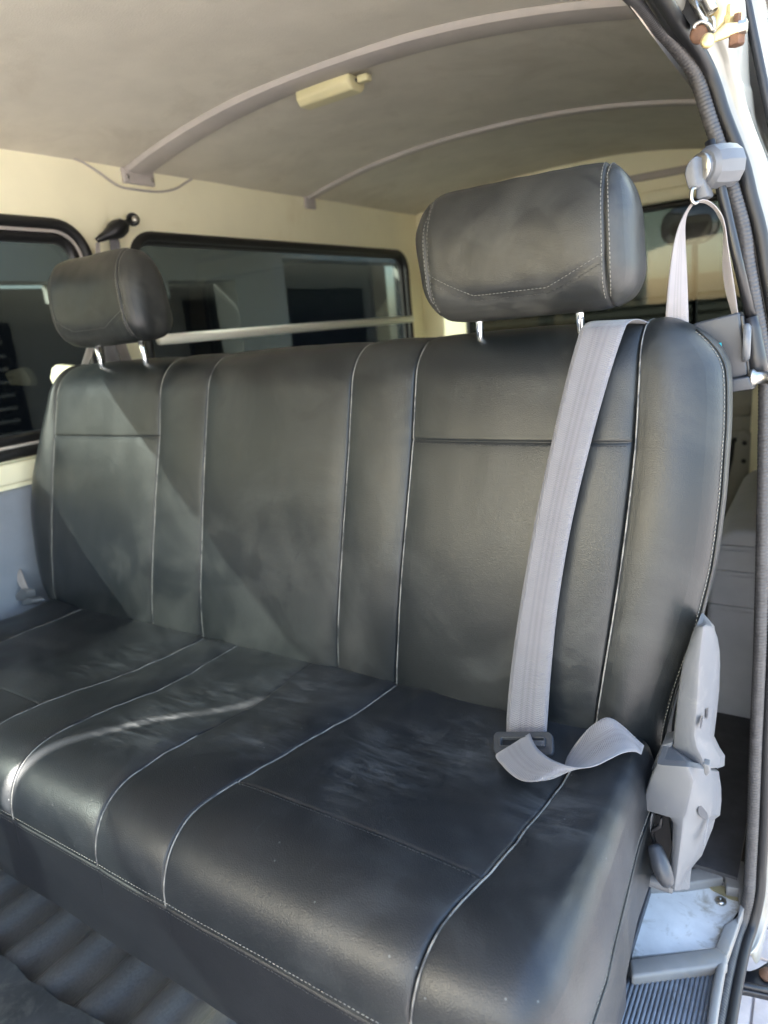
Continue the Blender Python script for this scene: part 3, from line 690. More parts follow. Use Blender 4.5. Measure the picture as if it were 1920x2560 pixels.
# floor
vs, fs = [], []
nx = 400; ysf = [-1.0, 0, .30, .55, .8, 1.0]
for i in range(nx + 1):
    x = -1.60 + 1.40 * i / nx; ph = ((x + .02) % .098) / .098
    h = .010 * (math.tanh((math.sin(2 * math.pi * ph) - .2) * 1.6))
    for y in ysf: vs.append((x, y, h + .0015 * noise.noise(Vector((x * 4, y * 3, 0)))))
m_ = len(ysf)
for i in range(nx):
    for j in range(m_ - 1): fs.append((i * m_ + j, i * m_ + j + 1, (i + 1) * m_ + j + 1, (i + 1) * m_ + j))
FM, ntf, bf_ = newmat('grained_floor_vinyl'); V = co(ntf)
n1 = N(ntf, 'ShaderNodeTexNoise', i_Scale=6.0, i_Detail=7.0, i_Roughness=.6); ntf.links.new(V, n1.inputs['Vector'])
r1 = ramp(ntf, n1.outputs[0], [(.3, (.07, .072, .075)), (.55, (.10, .10, .098)), (.75, (.19, .175, .15))]); ntf.links.new(r1.outputs[0], bf_.inputs['Base Color'])
vo = N(ntf, 'ShaderNodeTexVoronoi', i_Scale=260.0); mp = N(ntf, 'ShaderNodeMapping'); mp.inputs['Scale'].default_value = (1, .55, 1); ntf.links.new(V, mp.inputs[0]); ntf.links.new(mp.outputs[0], vo.inputs['Vector'])
b1 = N(ntf, 'ShaderNodeBump', i_Strength=.7, i_Distance=.0008, invert=True); ntf.links.new(vo.outputs['Distance'], b1.inputs['Height']); ntf.links.new(b1.outputs[0], bf_.inputs['Normal']); bf_.inputs['Roughness'].default_value = .42
mesh('floor_covering', vs, fs, FM, van)
box('cargo_floor', (-1.60, -.075, 1.085, 2.86, -.03, -.012), FLR, van)
box('floor_pan', (-1.60, -.20, -1.0, 1.083, -.06, -.02), BODY, van)
wm = [at(*p, 'z', .012) for p in ((-60, 2010), (0, 2062), (35, 2085), (62, 2118), (92, 2132), (128, 2162), (165, 2178), (215, 2205), (255, 2225), (290, 2260))]
wm = wm + [Vector((-.6, .1, .012)), Vector((-1.5, .1, .012)), Vector((-1.5, wm[0].y, .012))]
WMT = pmat('worn_rubber_mat', (.045, .05, .055), .5, var=.3, vs=12, dirt=(.14, .15, .14), ds=16, dlo=.5, dhi=.8, bump=.5, bs=40, bd=.003)
prism('front_mat', wm, (0, 0, -.004), WMT, van)
# left side wall with two window openings
def ring_wall(name, x, y0, y1, z0, z1, h, r, th, mat, parent, lean=0.0):
    """rectangle y0..y1 x z0..z1 with a rounded opening h = (y0,y1,z0,z1), as a slab with depth"""
    hy, hz = (h[0] + h[1]) / 2, (h[2] + h[3]) / 2; hole = rrect(hy, hz, (h[1] - h[0]) / 2, (h[3] - h[2]) / 2, r, 8)
    outer = []; n = len(hole); per = n // 4
    for i, (a, b) in enumerate(hole):
        c, j = divmod(i, per); side = (j < per // 2) == (c % 2 == 0)
        cy, cz = ((y1, z1), (y0, z1), (y0, z0), (y1, z0))[c]
        outer.append((cy, cz) if j == per // 2 else ((cy, b) if side else (a, cz)))
    vs = []
    for ring, d in ((outer, 0), (hole, 0), (hole, -th), (outer, -th)): vs += [(x + d + lean * (b - z0), a, b) for a, b in ring]
    fs = [(k * n + i, k * n + (i + 1) % n, (k + 1) * n + (i + 1) % n, (k + 1) * n + i) for k in range(3) for i in range(n)]
    return mesh(name, vs, fs, mat, parent, smooth=False)
W1 = (-1.45, 1.155, .735, 1.262); W2 = (1.285, 2.735, .72, 1.248)
ring_wall('side_wall', XL, -1.7, 1.232, .60, 1.425, W1, .085, .03, CRM, van)
ring_wall('side_wall', XL, 1.2335, 2.90, .60, 1.425, W2, .075, .03, CRM, van)
box('wall_pillar', (XL - .05, XL - .003, 1.20, 1.262, .6, 1.50), CRM, van)
box('roof_side_rail', (XL - .06, XL - .008, -1.7, 2.9, 1.40, 1.51), CRM, van)
box('side_trim', (XL - .05, XL + .012, -1.7, 2.9, -.05, .66), TRG, van, .012, 3)
box('window_ledge', (XL - .05, XL + .02, -1.7, 1.23, .672, .722), CRM, van, .008, 3)
def side_window(h, r, double):
    o = empty('side_window', (XL, (h[0] + h[1]) / 2, (h[2] + h[3]) / 2)); o.parent = van; o.matrix_parent_inverse = Matrix.Translation(-Vector(van.location))
    cy, cz, hy, hz = (h[0] + h[1]) / 2, (h[2] + h[3]) / 2, (h[1] - h[0]) / 2, (h[3] - h[2]) / 2
    P = lambda g, x: [(x, a, b) for a, b in rrect(cy, cz, hy - g, hz - g, max(.02, r - g), 8)]
    def mk(nm, g, x, rad, m): 
        v, f = tube_g(P(g, x), rad, 10, True, up=(1, 0, 0)); q = mesh(nm, v, f, m, None); q.parent = o; q.matrix_parent_inverse = Matrix.Translation(-Vector((XL, cy, cz))); return q
    mk('window_seal', .004, XL + .002, .013, RUB)
    mk('dark_reveal_cover', .012, XL - .018, .014, RUB)  # black liner added to darken the sunlit edge of the opening
    if double:
        mk('window_frame', .020, XL - .002, .0045, BOW); mk('sash_frame', .036, XL - .010, .013, PBK)
    g = .012
    # sliding pair slid a finger's width open towards the front
    for ya, yb in (((-9, -.690), (-.655, 9)) if double else ((-9, 9),)):
        pts = []
        for (x, a, b) in P(g, XL - .0255):
            a = min(max(a, ya), yb)
            if not pts or (Vector(pts[-1]) - Vector((x, a, b))).length > 1e-5: pts.append((x, a, b))
        v, f = prism_g(pts, (-.004, 0, 0)); q = mesh('glass', v, f, GLA, None, smooth=False); q.parent = o; q.matrix_parent_inverse = Matrix.Translation(-Vector((XL, cy, cz)))
    return o
box('gap_light_block', (XL - .034, XL + .004, -.715, -.640, .735, .965), PBK, van, .003)  # added block out of view, stops sun through the lower pane gap
sw1 = side_window(W1, .085, True); sw2 = side_window(W2, .075, False)
v, f = tube_g([(XL + .035, 1.30, .968), (XL + .035, 1.9, .968), (XL + .035, 2.69, .966)], .014, 12); mesh('window_guard_bar', v, f, pmat('white_bar_paint', (.88, .86, .78), .4, var=.03), van)
# roof lining: cross-car arch
def arch(x):
    t = (x + .93) / .67; return 1.487 - .078 * abs(t) ** 2.2
XR = [-1.605 + (1.335) * i / 40 for i in range(41)] + [-.245, -.225, -.212, -.205]
RD = {-.245: 1.395, -.225: 1.355, -.212: 1.31, -.205: 1.25}
ysr = [-1.7 + 4.6 * j / 80 for j in range(81)]
vs = [(x, y, RD.get(x, arch(x)) + .004 * noise.noise(Vector((x * 2.4, y * 2, 0))) + .0012 * noise.noise(Vector((x * 9, y * 7, 2)))) for x in XR for y in ysr]; n = len(ysr)
fs = [(i * n + j, i * n + j + 1, (i + 1) * n + j + 1, (i + 1) * n + j) for i in range(44) for j in range(n - 1)]
mesh('roof_lining', vs, fs, HEAD, van)
vs = [(x, y, arch(x) + z) for x in XR for y in (-.9, 2.95) for z in (.02, .03)]
box('roof_skin', (-1.66, -.175, -1.7, 2.95, 1.50, 1.515), CRW, van)
for yb, ln in ((1.35, .082), (2.09, .036)):
    pr = [(-1, 0), (-.85, .75), (-.45, 1), (.45, 1), (.85, .75), (1, 0), (1, -.2), (-1, -.2)]
    hw = ln / 2
    vs, fs = [], []; X2 = [-1.600 + 1.335 * i / 60 for i in range(61)]
    for x in X2:
        for a, b in pr: vs.append((x, yb + a * hw, arch(x) - (.012 if yb < 2 else .009) * b - .002))
    q = len(pr)
    for i in range(60):
        for j in range(q): fs.append((i * q + j, i * q + (j + 1) % q, (i + 1) * q + (j + 1) % q, (i + 1) * q + j))
    fs += [tuple(range(q)), tuple(range(60 * q, 61 * q))]
    bow = mesh('roof_bow', vs, fs, BOW, van, sharp=40)
    e = box('end_bracket', (XL - .001, XL + .012, yb - hw - .012, yb + hw + .008, 1.372, 1.410), BOW, bow, .004)
    if yb < 1.5:
        for dy in (-.04, .04):
            v, f = lathe_g((XL + .012, yb + dy, 1.388), (1, 0, 0), [(0, .006), (.002, .005), (.003, .002)], 12); mesh('screw', v, f, STL, bow)
box('windscreen', (-1.62, -.19, -1.72, -1.714, .74, 1.48), GLC, van)
box('dashboard', (-1.62, -.10, -1.78, -1.45, -.03, .74), PDK, van, .03, 3)
# dome lamp on the first bow
lm = mesh('dome_lamp', *merge([]), LMP, van) if False else None
la, lb = Vector((-1.06, 1.395, arch(-1.06) - .010)), Vector((-.905, 1.395, arch(-.905) - .010))
dv = (lb - la)
def lp(u, y, d): return la + dv * u + Vector((0, y, -d))
o = loft('dome_lamp', [[lp(u, -.030 * s_ + .01, 0), lp(u, .036 * s_ + .01, 0), lp(u, .036 * s_ + .01, .018), lp(u, .020 * s_ + .01, .030), lp(u, -.018 * s_ + .01, .030), lp(u, -.030 * s_ + .01, .018)] for u, s_ in ((0, .85), (.05, 1), (.5, 1.05), (.93, 1), (.97, .9))], LMP, van, .004)
box('lamp_switch', (lb.x + .002, lb.x + .030, 1.395, 1.415, lb.z - .018, lb.z - .004), LMP, o, .003)
box('lamp_slot', (lb.x - .003, lb.x + .012, 1.398, 1.412, lb.z - .014, lb.z - .008), PBK, o)
# cable along the top of the wall
cab = [at(*ZG(*p), 'x', XL + .006) for p in ((590, 180), (680, 220), (800, 300), (950, 400), (1100, 430), (1270, 445), (1400, 420), (1500, 360), (1530, 345))]
tube('cable', catmull(cab, 6), .0028, BOW, van, n=8)
# tailgate and rear window
YR = 2.86
def rear(name, x0, x1, z0, z1, mat, d=0.0, th=.05, bev=.004, par=None): return box(name, (x0, x1, YR - d, YR - d + th, z0, z1), mat, par or van, bev)
rear('rear_corner_pillar', -1.62, -1.385, -.03, 1.42, CRM)
tg = rear('tailgate', -1.385, -.22, -.03, .655, CRW)
rear('rear_header', -1.385, -.22, 1.29, 1.52, CRM)
rear('header_trim', -1.36, -.24, 1.375, 1.40, BOW, .02, .018)
rear('header_trim', -1.36, -.24, 1.29, 1.335, CRM, .03, .028, .008)
rear('rear_corner_pillar', -.24, -.10, -.03, 1.40, CRM, .001)
v, f = tube_g([(a, YR + .004, b) for a, b in rrect(-.81, .968, .562, .310, .07, 8)], .012, 10, True, up=(0, 1, 0)); rs = mesh('rear_window_seal', v, f, RUB, van)
v, f = prism_g([(a, YR + .02, b) for a, b in rrect(-.81, .968, .556, .304, .065, 8)], (0, .004, 0)); mesh('rear_glass', v, f, GLB, rs, smooth=False)
# inner panel of the tailgate: ledges, recessed plate, holes, black hose
rear('panel_ledge', -1.30, -.24, .600, .640, CRW, .02, .019, .006, tg)
rear('panel_ledge', -1.30, -.24, .500, .540, CRW, .012, .011, .005, tg)
rear('panel_plate', -.60, -.235, .12, .44, CRW, .006, .005, .004, tg)
for xx, zz in ((-.255, .40), (-.255, .33), (-.26, .20), (-.56, .40)):
    v, f = lathe_g((xx, YR - .0065, zz), (0, -1, 0), [(0, .009), (.001, .009), (.001, .002)], 14); mesh('panel_hole', v, f, PBK, tg)
hs = [at(*Z(1740, 900, .2711)(*p), 'y', 2.75) for p in ((375, 735), (345, 740), (335, 790), (318, 930), (280, 1080), (245, 1200), (225, 1330))]
tube('black_hose', catmull(hs, 5), .008, RUB, van, n=10)
# mirror outside the rear glass
mo = empty('rear_mirror', (-.51, 3.1, 1.2)); mo.parent = van; mo.matrix_parent_inverse = Matrix.Translation(-Vector(van.location))
def pm(o, par): o.parent = par; o.matrix_parent_inverse = Matrix.Translation(-Vector(par.matrix_world.translation) if False else -Vector((-.51, 3.1, 1.2))); return o
v, f = prism_g([(a, 3.10, b) for a, b in rrect(-.508, 1.222, .110, .075, .070, 8)], (0, .03, 0)); pm(bevel(mesh('mirror_shell', v, f, PBK, None), .012, 3), mo)
v, f = prism_g([(a, 3.094, b) for a, b in rrect(-.508, 1.222, .102, .067, .062, 8)], (0, .005, 0)); pm(mesh('mirror_glass', v, f, MIR, None), mo)
v, f = tube_g([(-.49, 3.115, 1.20), (-.484, 3.115, 1.0), (-.480, 3.10, .62)], .012, 10); pm(mesh('mirror_stalk', v, f, PBK, None), mo)
# wheel housing and dark bundle in the load bay
v, f = prism_g([(x, 1.60, z) for x, z in [(-.06, -.02), (-.06, .44), (-.10, .45)] + [(-.14 - .062 * math.sin(R(a)), .388 + .062 * math.cos(R(a))) for a in range(0, 91, 15)] + [(-.205, -.02)]], (0, .62, 0))
PWH = pmat('grey_blue_wheel_paint', (.36, .38, .41), .4, var=.08)
wh = bevel(mesh('wheel_housing', v, f, PWH, van), .012, 3)
for z in (.40, .34, .255): box('housing_rib', (-.198, -.062, 1.594, 1.602, z, z + .012), PWH, wh, .002)
box('spare_cover', (-.75, -.10, 2.3, 2.7, -.012, .17), RUB, van, .03, 3)

# sill and step at the rear of the doorway
zz = -.03
def q(name, pts, z, th, mat, bv=.002, par=van): return prism(name, [at(*ZD(*p), 'z', z) for p in pts], (0, 0, -th), mat, par, bv)
q('sill_base', ((300, 730), (1455, 700), (1480, 1000), (1440, 1200), (1300, 1500), (1150, 2300), (100, 2300)), -.050, .03, TRM, .001)
q('scratched_sill_plate', ((560, 760), (1290, 812), (1412, 900), (1425, 1150), (1290, 1215), (1210, 1412), (480, 1490), (500, 900)), -.038, .008, GRP, .002)
q('sill_frame', ((560, 720), (950, 735), (1350, 655), (1455, 660), (1460, 760), (1310, 770), (1255, 815), (930, 862), (560, 880)), -.020, .02, TRM, .004)
q('sill_frame', ((1310, 745), (1460, 720), (1478, 1010), (1405, 1200), (1390, 1180), (1418, 1010), (1405, 905), (1300, 890), (1285, 800)), -.018, .022, TRM, .004)
q('sill_frame', ((1400, 1140), (1425, 1160), (1310, 1490), (1240, 1490), (1200, 1410), (1280, 1210)), -.020, .02, TRM, .004)
q('sill_frame', ((460, 1500), (1215, 1398), (1315, 1480), (1310, 1560), (480, 1665)), -.018, .022, TRM, .005)
q('sill_frame', ((1215, 1540), (1310, 1480), (1240, 1900), (1190, 2300), (1090, 2300), (1170, 1760)), -.018, .022, TRM, .005)
tread = q('step_tread', ((480, 1640), (1225, 1545), (1100, 2300), (150, 2300)), -.040, .008, TRD, .001)
a0_, a1_ = (505, 1680), (1195, 1590)
p0, p1 = at(*ZD(*a0_), 'z', -.036), at(*ZD(*a1_), 'z', -.036); p2 = at(*ZD(1100, 2074), 'z', -.036)
dirr = (p2 - p1); dirr.z = 0; dirr = Vector((0.0, -1, 0)) * .34 + Vector((-.004, 0, 0))
for i in range(-8, 17):
    s0 = p0.lerp(p1, i / 16); 
    if i < 0: s0 = p0 + (p1 - p0) * (i / 16)
    v, f = tube_g([s0, s0 + dirr * .5, s0 + dirr], .0026, 8); mesh('tread_rib', v, f, TRD, tread)
q('plate_flange', ((1090, 838), (1290, 885), (1405, 935), (1412, 1010), (1330, 990), (1180, 915)), -.0355, .002, pmat('khaki_primer', (.22, .19, .10), .6, var=.2), .0005)
q('plate_notch', ((1418, 1075), (1424, 1095), (1362, 1180), (1345, 1185)), -.0352, .002, PBK, .0002)
v, f = lathe_g(at(*ZD(1250, 1015), 'z', -.036), (0, 0, 1), [(0, .009), (.003, .009), (.005, .006), (.005, .002), (.001, .001)], 18); mesh('plate_bolt', v, f, STL, van)

# ---- door aperture: ribbed welt, rubber seal, painted jamb
wl = [((400, -150), .80), ((525, 0), .88), ((690, 200), .96), ((860, 400), 1.01), ((1000, 590), 1.04), ((1072, 760), 1.05), ((1145, 1000), 1.05), ((1280, 1400), 1.05), ((1370, 1700), 1.05), ((1450, 2000), 1.05)]
welt = [at(*ZA(*p), 'y', y) for p, y in wl]
welt += [at(*ZB(x, y), 'y', 1.05) for x, y in ((955, 1000), (1042, 1500), (1078, 1800), (1086, 2100))]
welt += [at(*ZC(x, y), 'y', 1.05) for x, y in ((1062, 0), (1042, 700), (1012, 1400), (990, 2000))]
welt += [at(*ZD(x, y), 'y', y2) for x, y, y2 in ((1508, 700, 1.05), (1492, 950, 1.04))]
low = [at(*ZD(x, y), 'z', z) for x, y, z in ((1440, 1180, -.045), (1385, 1340, -.055), (1330, 1560, -.058), (1280, 1800, -.058), (1215, 2150, -.058), (1150, 2500, -.058))]
tb = [((640, -200), .80), ((755, 0), .88), ((880, 200), .965), ((1030, 400), 1.02), ((1140, 600), 1.05), ((1210, 780), 1.058), ((1280, 1000), 1.06), ((1435, 1400), 1.06), ((1510, 1700), 1.06), ((1590, 2000), 1.06)]
tube2 = [at(*ZA(*p), 'y', y) for p, y in tb]
tube2 += [w_ + Vector((.0185, .012, 0)) for w_ in welt[10:14]]
tube2 += [w_ + Vector((o_, .012, 0)) for w_, o_ in zip(welt[14:18], (.0165, .0150, .0145, .0145))]
tube2 += [w_ + Vector((.0145, .012, -.001)) for w_ in welt[18:]]
low2 = [p + Vector((.0145, .004, -.004)) for p in low]
head_w = [Vector((-.225, -1.0, 1.262)), Vector((-.222, .2, 1.262))] ; 
def lead(first):
    a = Vector((first.x - .03, -1.6, first.z + .012)); k = 14
    return [a.lerp(first, i / k) for i in range(k)]
wpath = catmull(lead(welt[0]) + welt + low, 26)
# resample evenly for the ribs
def resample(path, st):
    out = [path[0]]; acc = 0
    for a, b in zip(path, path[1:]):
        L_ = (b - a).length; t = st - acc
        while t <= L_: out.append(a.lerp(b, t / L_)); t += st
        acc = (acc + L_) % st
    return out
wr = resample(wpath, .00125)
wr = [p for p in wr if p.y > .5 or p.z < 0]
pr = [(-1.0, -.55), (-.85, .35), (-.45, .85), (.1, 1.0), (.6, .8), (.95, .3), (1.0, -.5)]
seal = mesh('door_welt', *tube_g(wr, lambda i: .0088 * (1 + .045 * math.cos(2 * math.pi * i / 4)), 12), RIBM, van)
t2 = catmull(lead(tube2[0]) + tube2 + low2, 14)
t2 = [p for p in t2]
mesh('door_seal', *tube_g(t2, .0085, 12), RUB, van)
mesh('seal_lip', *tube_g([p + Vector((-.009, .006, 0)) for p in t2], .006, 8), PBK, van)
# painted jamb and outer skin, following the seal
rows = []
for i, p in enumerate(t2):
    T = (t2[min(i + 1, len(t2) - 1)] - t2[max(i - 1, 0)]).normalized()
    nrm = Vector((0, -T.z, T.y))                       # away from the opening
    if nrm.length < .1: nrm = Vector((0, 0, 1))
    nrm.normalize()
    r_ = []; fk = 1 if p.z > 0 else max(0, min(1, (p.y - 1.0) / .05))
    for dx, dn in ((-.02, .012), (.003, .010), (.006, .012), (.009, .022), (.014, .024), (.019, .022), (.024, .026), (.0265, .05), (.0265, .15)):
        if dx > .004: dx = .004 + (dx - .004) * fk; dn = min(dn, .012 + .14 * fk)
        r_.append(p + Vector((dx, 0, 0)) + nrm * dn)
    rows.append(r_)
m_ = len(rows[0]); vs = [p for r_ in rows for p in r_]
fs = [(i * m_ + j, i * m_ + j + 1, (i + 1) * m_ + j + 1, (i + 1) * m_ + j) for i in range(len(rows) - 1) for j in range(m_ - 1)]
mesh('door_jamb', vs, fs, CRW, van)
# quarter panel behind the jamb
prof = [(-.178, 1.50), (-.150, 1.40), (-.120, 1.28), (-.090, 1.14), (-.068, 1.02), (-.045, .87), (-.030, .74), (-.022, .5), (-.018, .3), (-.018, .1), (-.028, -.08), (-.045, -.2)]
pil = [p for p in t2 if p.y > 1.035 and -.05 < p.z < 1.20]
qp = [(-.178, 1.50), (-.150, 1.36)] + [(p.x + .0272, p.z) for p in pil[::4]] + [(-.048, -.11)]
vs = [(x, y, z) for x, z in qp for y in (1.115, 2.95)]
fs = [(2 * i, 2 * i + 1, 2 * i + 3, 2 * i + 2) for i in range(len(qp) - 1)]
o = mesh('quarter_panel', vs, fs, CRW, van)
vs = [(x - .03, y, z) for x, z in prof[:-1] for y in (1.10, 2.86)]
fs = [(2 * i, 2 * i + 1, 2 * i + 3, 2 * i + 2) for i in range(len(prof) - 2)]
mesh('inner_panel', vs, fs, CRW, van)
box('roof_rail', (-.212, -.196, -1.7, .95, 1.285, 1.51), CRW, van, .01)

# ---- upper roller arm and track in the header
y_ = .965
tr_ = prism('door_track', [at(*ZA(*p), 'y', y_) for p in ((800, -60), (990, -60), (1085, 160), (1075, 200), (1010, 250), (930, 120))], (0, .02, 0), RUB, van)
tube('track_rail', [at(*ZA(*p), 'y', y_ - .01) for p in ((985, -40), (1070, 110), (1175, 262))], .0036, STL, van, n=10)
tube('track_hook', catmull([at(*ZA(*p), 'y', y_ - .012) for p in ((1015, 250), (1030, 215), (1090, 190), (1150, 215), (1180, 262), (1195, 250), (1190, 180), (1172, 150))], 5), .0026, STL, van, n=8)
o = prism('roller_bracket', [at(*ZA(*p), 'y', y_ - .005) for p in ((1060, -60), (1390, -60), (1440, 130), (1450, 220), (1380, 180), (1270, 200), (1230, 230), (1215, 250), (1200, 240), (1190, 180), (1080, 60))], (0, .012, 0), ZNC, van, .002)
prism('roller_arm', [at(*ZA(*p), 'y', y_ - .03) for p in ((1095, 372), (1110, 330), (1150, 320), (1230, 245), (1290, 195), (1390, 190), (1440, 215), (1455, 250), (1430, 300), (1330, 320), (1210, 362), (1130, 385))], (.002, .008, .002), ZNC, o, .002)
v, f = lathe_g(at(*ZA(1140, 355), 'y', y_ - .028), (0, -1, 0), [(0, .0075), (.003, .0075), (.004, .005)], 16); mesh('rivet', v, f, ZNC, o)
v, f = lathe_g(at(*ZA(1390, 300), 'y', y_ - .025), (0, 0, -1), [(-.02, .004), (0, .004), (0, .0085), (.010, .0085), (.011, .006)], 6); mesh('bolt', v, f, RST, o, smooth=False)
v, f = lathe_g(at(*ZA(1325, 170), 'y', y_ - .02), (0, 0, 1), [(-.01, .006), (.004, .006), (.005, .004), (.014, .0035), (.015, .002)], 6); mesh('bolt', v, f, ZNC, o, smooth=False)
v, f = lathe_g(at(*ZA(1440, 235), 'y', y_ - .03), (1, 0, 0), [(-.004, .007), (.004, .007), (.005, .004)], 6); mesh('nut', v, f, STL, o, smooth=False)
v, f = lathe_g(at(*ZA(1070, 300), 'y', y_ - .004), (0, -1, 0), [(0, .010), (.006, .010), (.008, .006)], 16); mesh('roller', v, f, RST, o)
sp = [];  s0, s1 = at(*ZA(1120, -20), 'y', y_ - .012), at(*ZA(1180, 100), 'y', y_ - .012)
ax_ = (s1 - s0).normalized(); uu = ax_.orthogonal().normalized(); vv_ = ax_.cross(uu)
for i in range(120):
    a = i / 12 * 2 * math.pi; sp.append(s0.lerp(s1, i / 119) + (uu * math.cos(a) + vv_ * math.sin(a)) * .006)
tube('spring', sp, .0011, STL, o, n=6)

# ---- lower roller arm below the sill
ar = prism('lower_roller_arm', [at(*ZD(*p), 'z', -.14) for p in ((1290, 1640), (1330, 1570), (1420, 1590), (1500, 1610), (1560, 1590), (1660, 1530), (1760, 1480), (1760, 1850), (1660, 1830), (1480, 1790), (1280, 1765))], (0, 0, -.012), PBK, van, .003)
v, f = lathe_g(at(*ZD(1650, 1660), 'z', -.139), (0, 0, 1), [(0, .012), (.004, .012), (.005, .008), (.012, .007)], 12); mesh('arm_bolt', v, f, RST, ar)
tube('arm_flange', [at(*ZD(*p), 'z', -.136) for p in ((1285, 1700), (1450, 1735), (1700, 1790))], .005, PBK, ar, n=8)
# outer sill under the doorway
vs = []
for y in (-1.0, 2.9):
    for x, z in ((-.095, -.075), (-.066, -.080), (-.060, -.11), (-.066, -.16), (-.085, -.20), (-.12, -.21)): vs.append((x, y, z))
fs = [(i, i + 1, i + 7, i + 6) for i in range(5)]
o = mesh('outer_sill', vs, fs, PBK, van)
for e in (): pass

# ------------------------------------------------------------------ sliding door, pushed back along the side
sdr = empty('sliding_door', (.0, 1.9, 0), label='white sliding side door pushed back along the van, only its edge showing at upper right', cat='door')
dp = [(-.128, 1.42), (-.100, 1.30), (-.066, 1.16), (-.040, 1.04), (-.020, .90), (-.004, .76), (.004, .5), (.008, .25), (.004, 0), (-.01, -.15)]
vs, fs = [], []
for y in (1.20, 1.21, 2.3):
    for x, z in dp: vs.append((x - .008 + (0 if y > 1.205 else -.004), y, z))
    for x, z in reversed(dp): vs.append((x - .028, y, z))
n = 2 * len(dp)
for k in range(2):
    for j in range(n): fs.append((k * n + j, k * n + (j + 1) % n, (k + 1) * n + (j + 1) % n, (k + 1) * n + j))
fs += [tuple(range(n)), tuple(range(2 * n, 3 * n))]
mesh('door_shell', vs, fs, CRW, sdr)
tube('door_edge_seal', catmull([(x - .024, 1.196, z) for x, z in dp], 4), .006, RUB, sdr, n=8)
prism('door_window', [(.0035 - .034, 1.40, .80), (-.031 + .001, 1.40, .86), (-.062, 1.40, 1.10), (-.085, 1.42, 1.20), (-.085, 2.2, 1.20), (-.030, 2.2, .80)], (.022, 0, .004), PBK, sdr)

# ------------------------------------------------------------------ outside
PAV = pmat('pink_paving', (.49, .455, .44), .8, var=.18, vs=8, bump=.6, bs=120, bd=.002, dirt=(.36, .30, .26), ds=5, dlo=.5, dhi=.8)
JNT = pmat('joint_sand', (.30, .25, .21), .95, var=.2, vs=40)
v, f = [(-60, -60, -.604), (60, -60, -.604), (60, 60, -.604), (-60, 60, -.604)], [(0, 1, 2, 3)]
gnd = mesh('ground', v, f, PAV, None, smooth=False, kind='structure')
bmj = bpy.data.meshes.new('paving_stone')
v, f = box_g(-.097, .097, -.047, .047, -.03, .012)
bmj.from_pydata([tuple(p) for p in v], [], f); bmj.materials.append(PAV)
for i in range(9):
    for j in range(16):
        o = bpy.data.objects.new('paving_stone', bmj); col.objects.link(o); o.parent = gnd
        o.location = (-.35 + i * .2 + (.1 if j % 2 else 0), .75 + j * .1, -.604 + random.uniform(-.001, .0015)); o.rotation_euler = (random.uniform(-.01, .01), random.uniform(-.01, .01), 0)
# house across the yard, seen through the tinted side glass
HW = pmat('house_render_paint', (.42, .425, .38), .85, var=.05, vs=2)
HD = pmat('house_dark_recess', (.11, .105, .10), .7, var=.1)
HN = pmat('house_dark_glass', (.012, .014, .02), .7, var=.05, spec=.1)
house = empty('house', (-5.2, 5, -.6), label='grey rendered house with dark recessed openings, seen through the tinted side windows', cat='house')
HX = -5.0
def hb(nm, y0, y1, z0, z1, m, x0=HX - .3, x1=HX, par=house): return box(nm, (x0, x1, y0, y1, z0, z1), m, par)
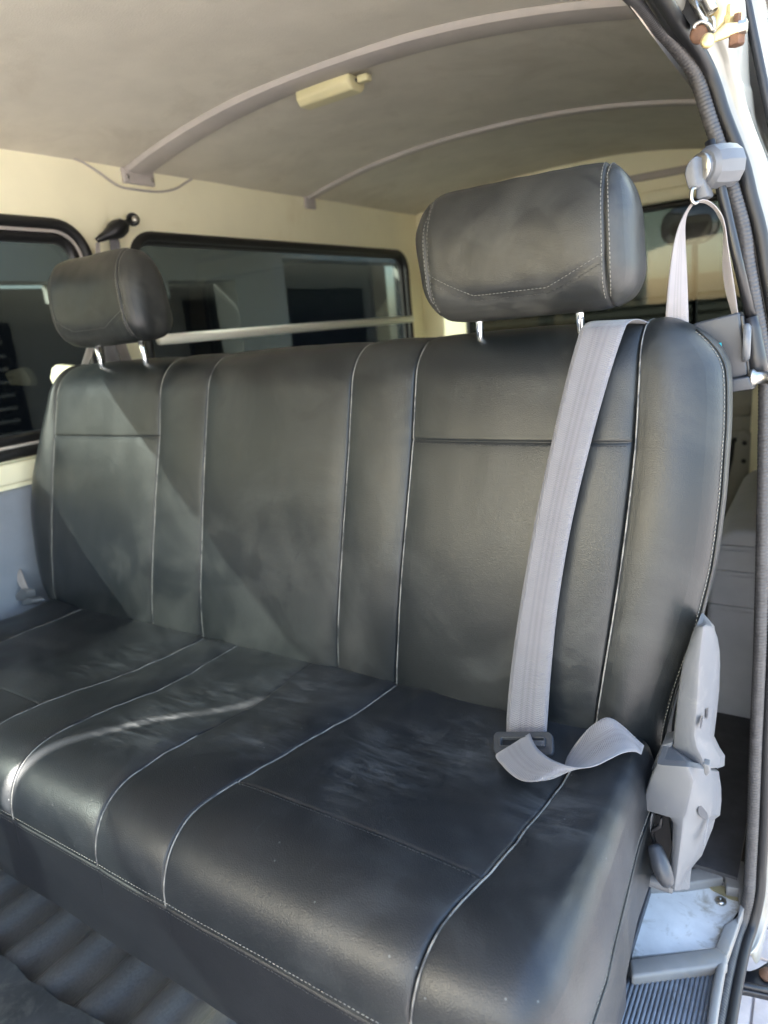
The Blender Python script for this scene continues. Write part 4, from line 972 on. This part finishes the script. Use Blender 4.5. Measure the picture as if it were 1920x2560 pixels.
# wall built around the two recesses
hb('wall', 0, 4.36, 1.50, 6, HW); hb('wall', 4.36, 16, 1.74, 6, HW, HX - .3, HX + .001); hb('wall', 5.20, 5.95, -.6, 1.74, HW); hb('wall', 8.7, 16, -.6, 1.74, HW); hb('wall', 4.36, 5.20, 1.51, 1.74, HW)
hb('wall', 3.35, 4.36, 1.36, 1.5, HW, HX - .3, HX - .001)
hb('recess', .2, 4.4, -.6, 1.5, HD, HX - .9, HX - .5); hb('recess', 4.3, 5.3, -.6, 1.55, HD, HX - .7, HX - .35); hb('recess', 5.9, 8.8, -.6, 1.8, HD, HX - .9, HX - .5)
hb('window', 6.25, 8.1, -.4, 1.47, HN, HX - .5, HX - .45); hb('door', 4.80, 5.195, -.6, 1.36, HN, HX - .35, HX - .31); hb('window', .8, 3.1, -.4, 1.24, HN, HX - .5, HX - .45)
for k in range(9): hb('louvre', 1.6, 3.0, .28 + k * .10, .30 + k * .10, HD, HX - .45, HX - .42)
hb('eave', 0, 16, 6, 6.2, HD, HX - 1, HX + .8)
# roller shutter and wall behind the van
rsd = empty('roller_shutter', (-1, 6, -.6), label='green-grey slatted garage shutter behind the van, seen through the rear glass', cat='garage shutter')
GS = pmat('shutter_paint', (.05, .05, .043), .6, var=.08); GL = pmat('pale_render', (.40, .48, .46), .85, var=.04, vs=2)
for k in range(21):
    z = -.6 + k * .075
    v, f = prism_g([(-3.1, 6.0, z), (-3.1, 5.975, z + .015), (-3.1, 5.975, z + .06), (-3.1, 6.0, z + .072)], (6, 0, 0)); mesh('slat', v, f, GS, rsd, smooth=False)
box('shutter_hood', (-3.1, 3, 5.9, 6.0, .98, 1.11), HD, rsd)
bwc = box('added_shade_canopy', (-4.9, 4, 3.1, 6.015, 2.0, 2.1), HD)  # added out of view, keeps direct sun off the rear wall
bw = box('boundary_wall', (-3.2, 4, 6.02, 6.3, -.6, 6), GL); tag(bw, 'pale green-grey rendered wall above the garage shutter', 'wall'); bwc.parent = bw
# neighbours beyond the open side of the van
TER = pmat('terracotta', (.50, .15, .08), .8, var=.2); STU = pmat('warm_stucco', (.62, .56, .46), .85, var=.06, vs=2)
h2 = empty('house', (3, 9.5, -.6), label='house with an orange terracotta roof, glimpsed in the top right corner behind the sliding door', cat='house')
box('wall', (.3, 6, 9.3, 12, -.6, 5.2), STU, h2); prism('roof', [(.0, 9, 5.2), (6.3, 9, 5.2), (5, 10.6, 7.6), (1.3, 10.6, 7.6)], (0, 2, 0), TER, h2)
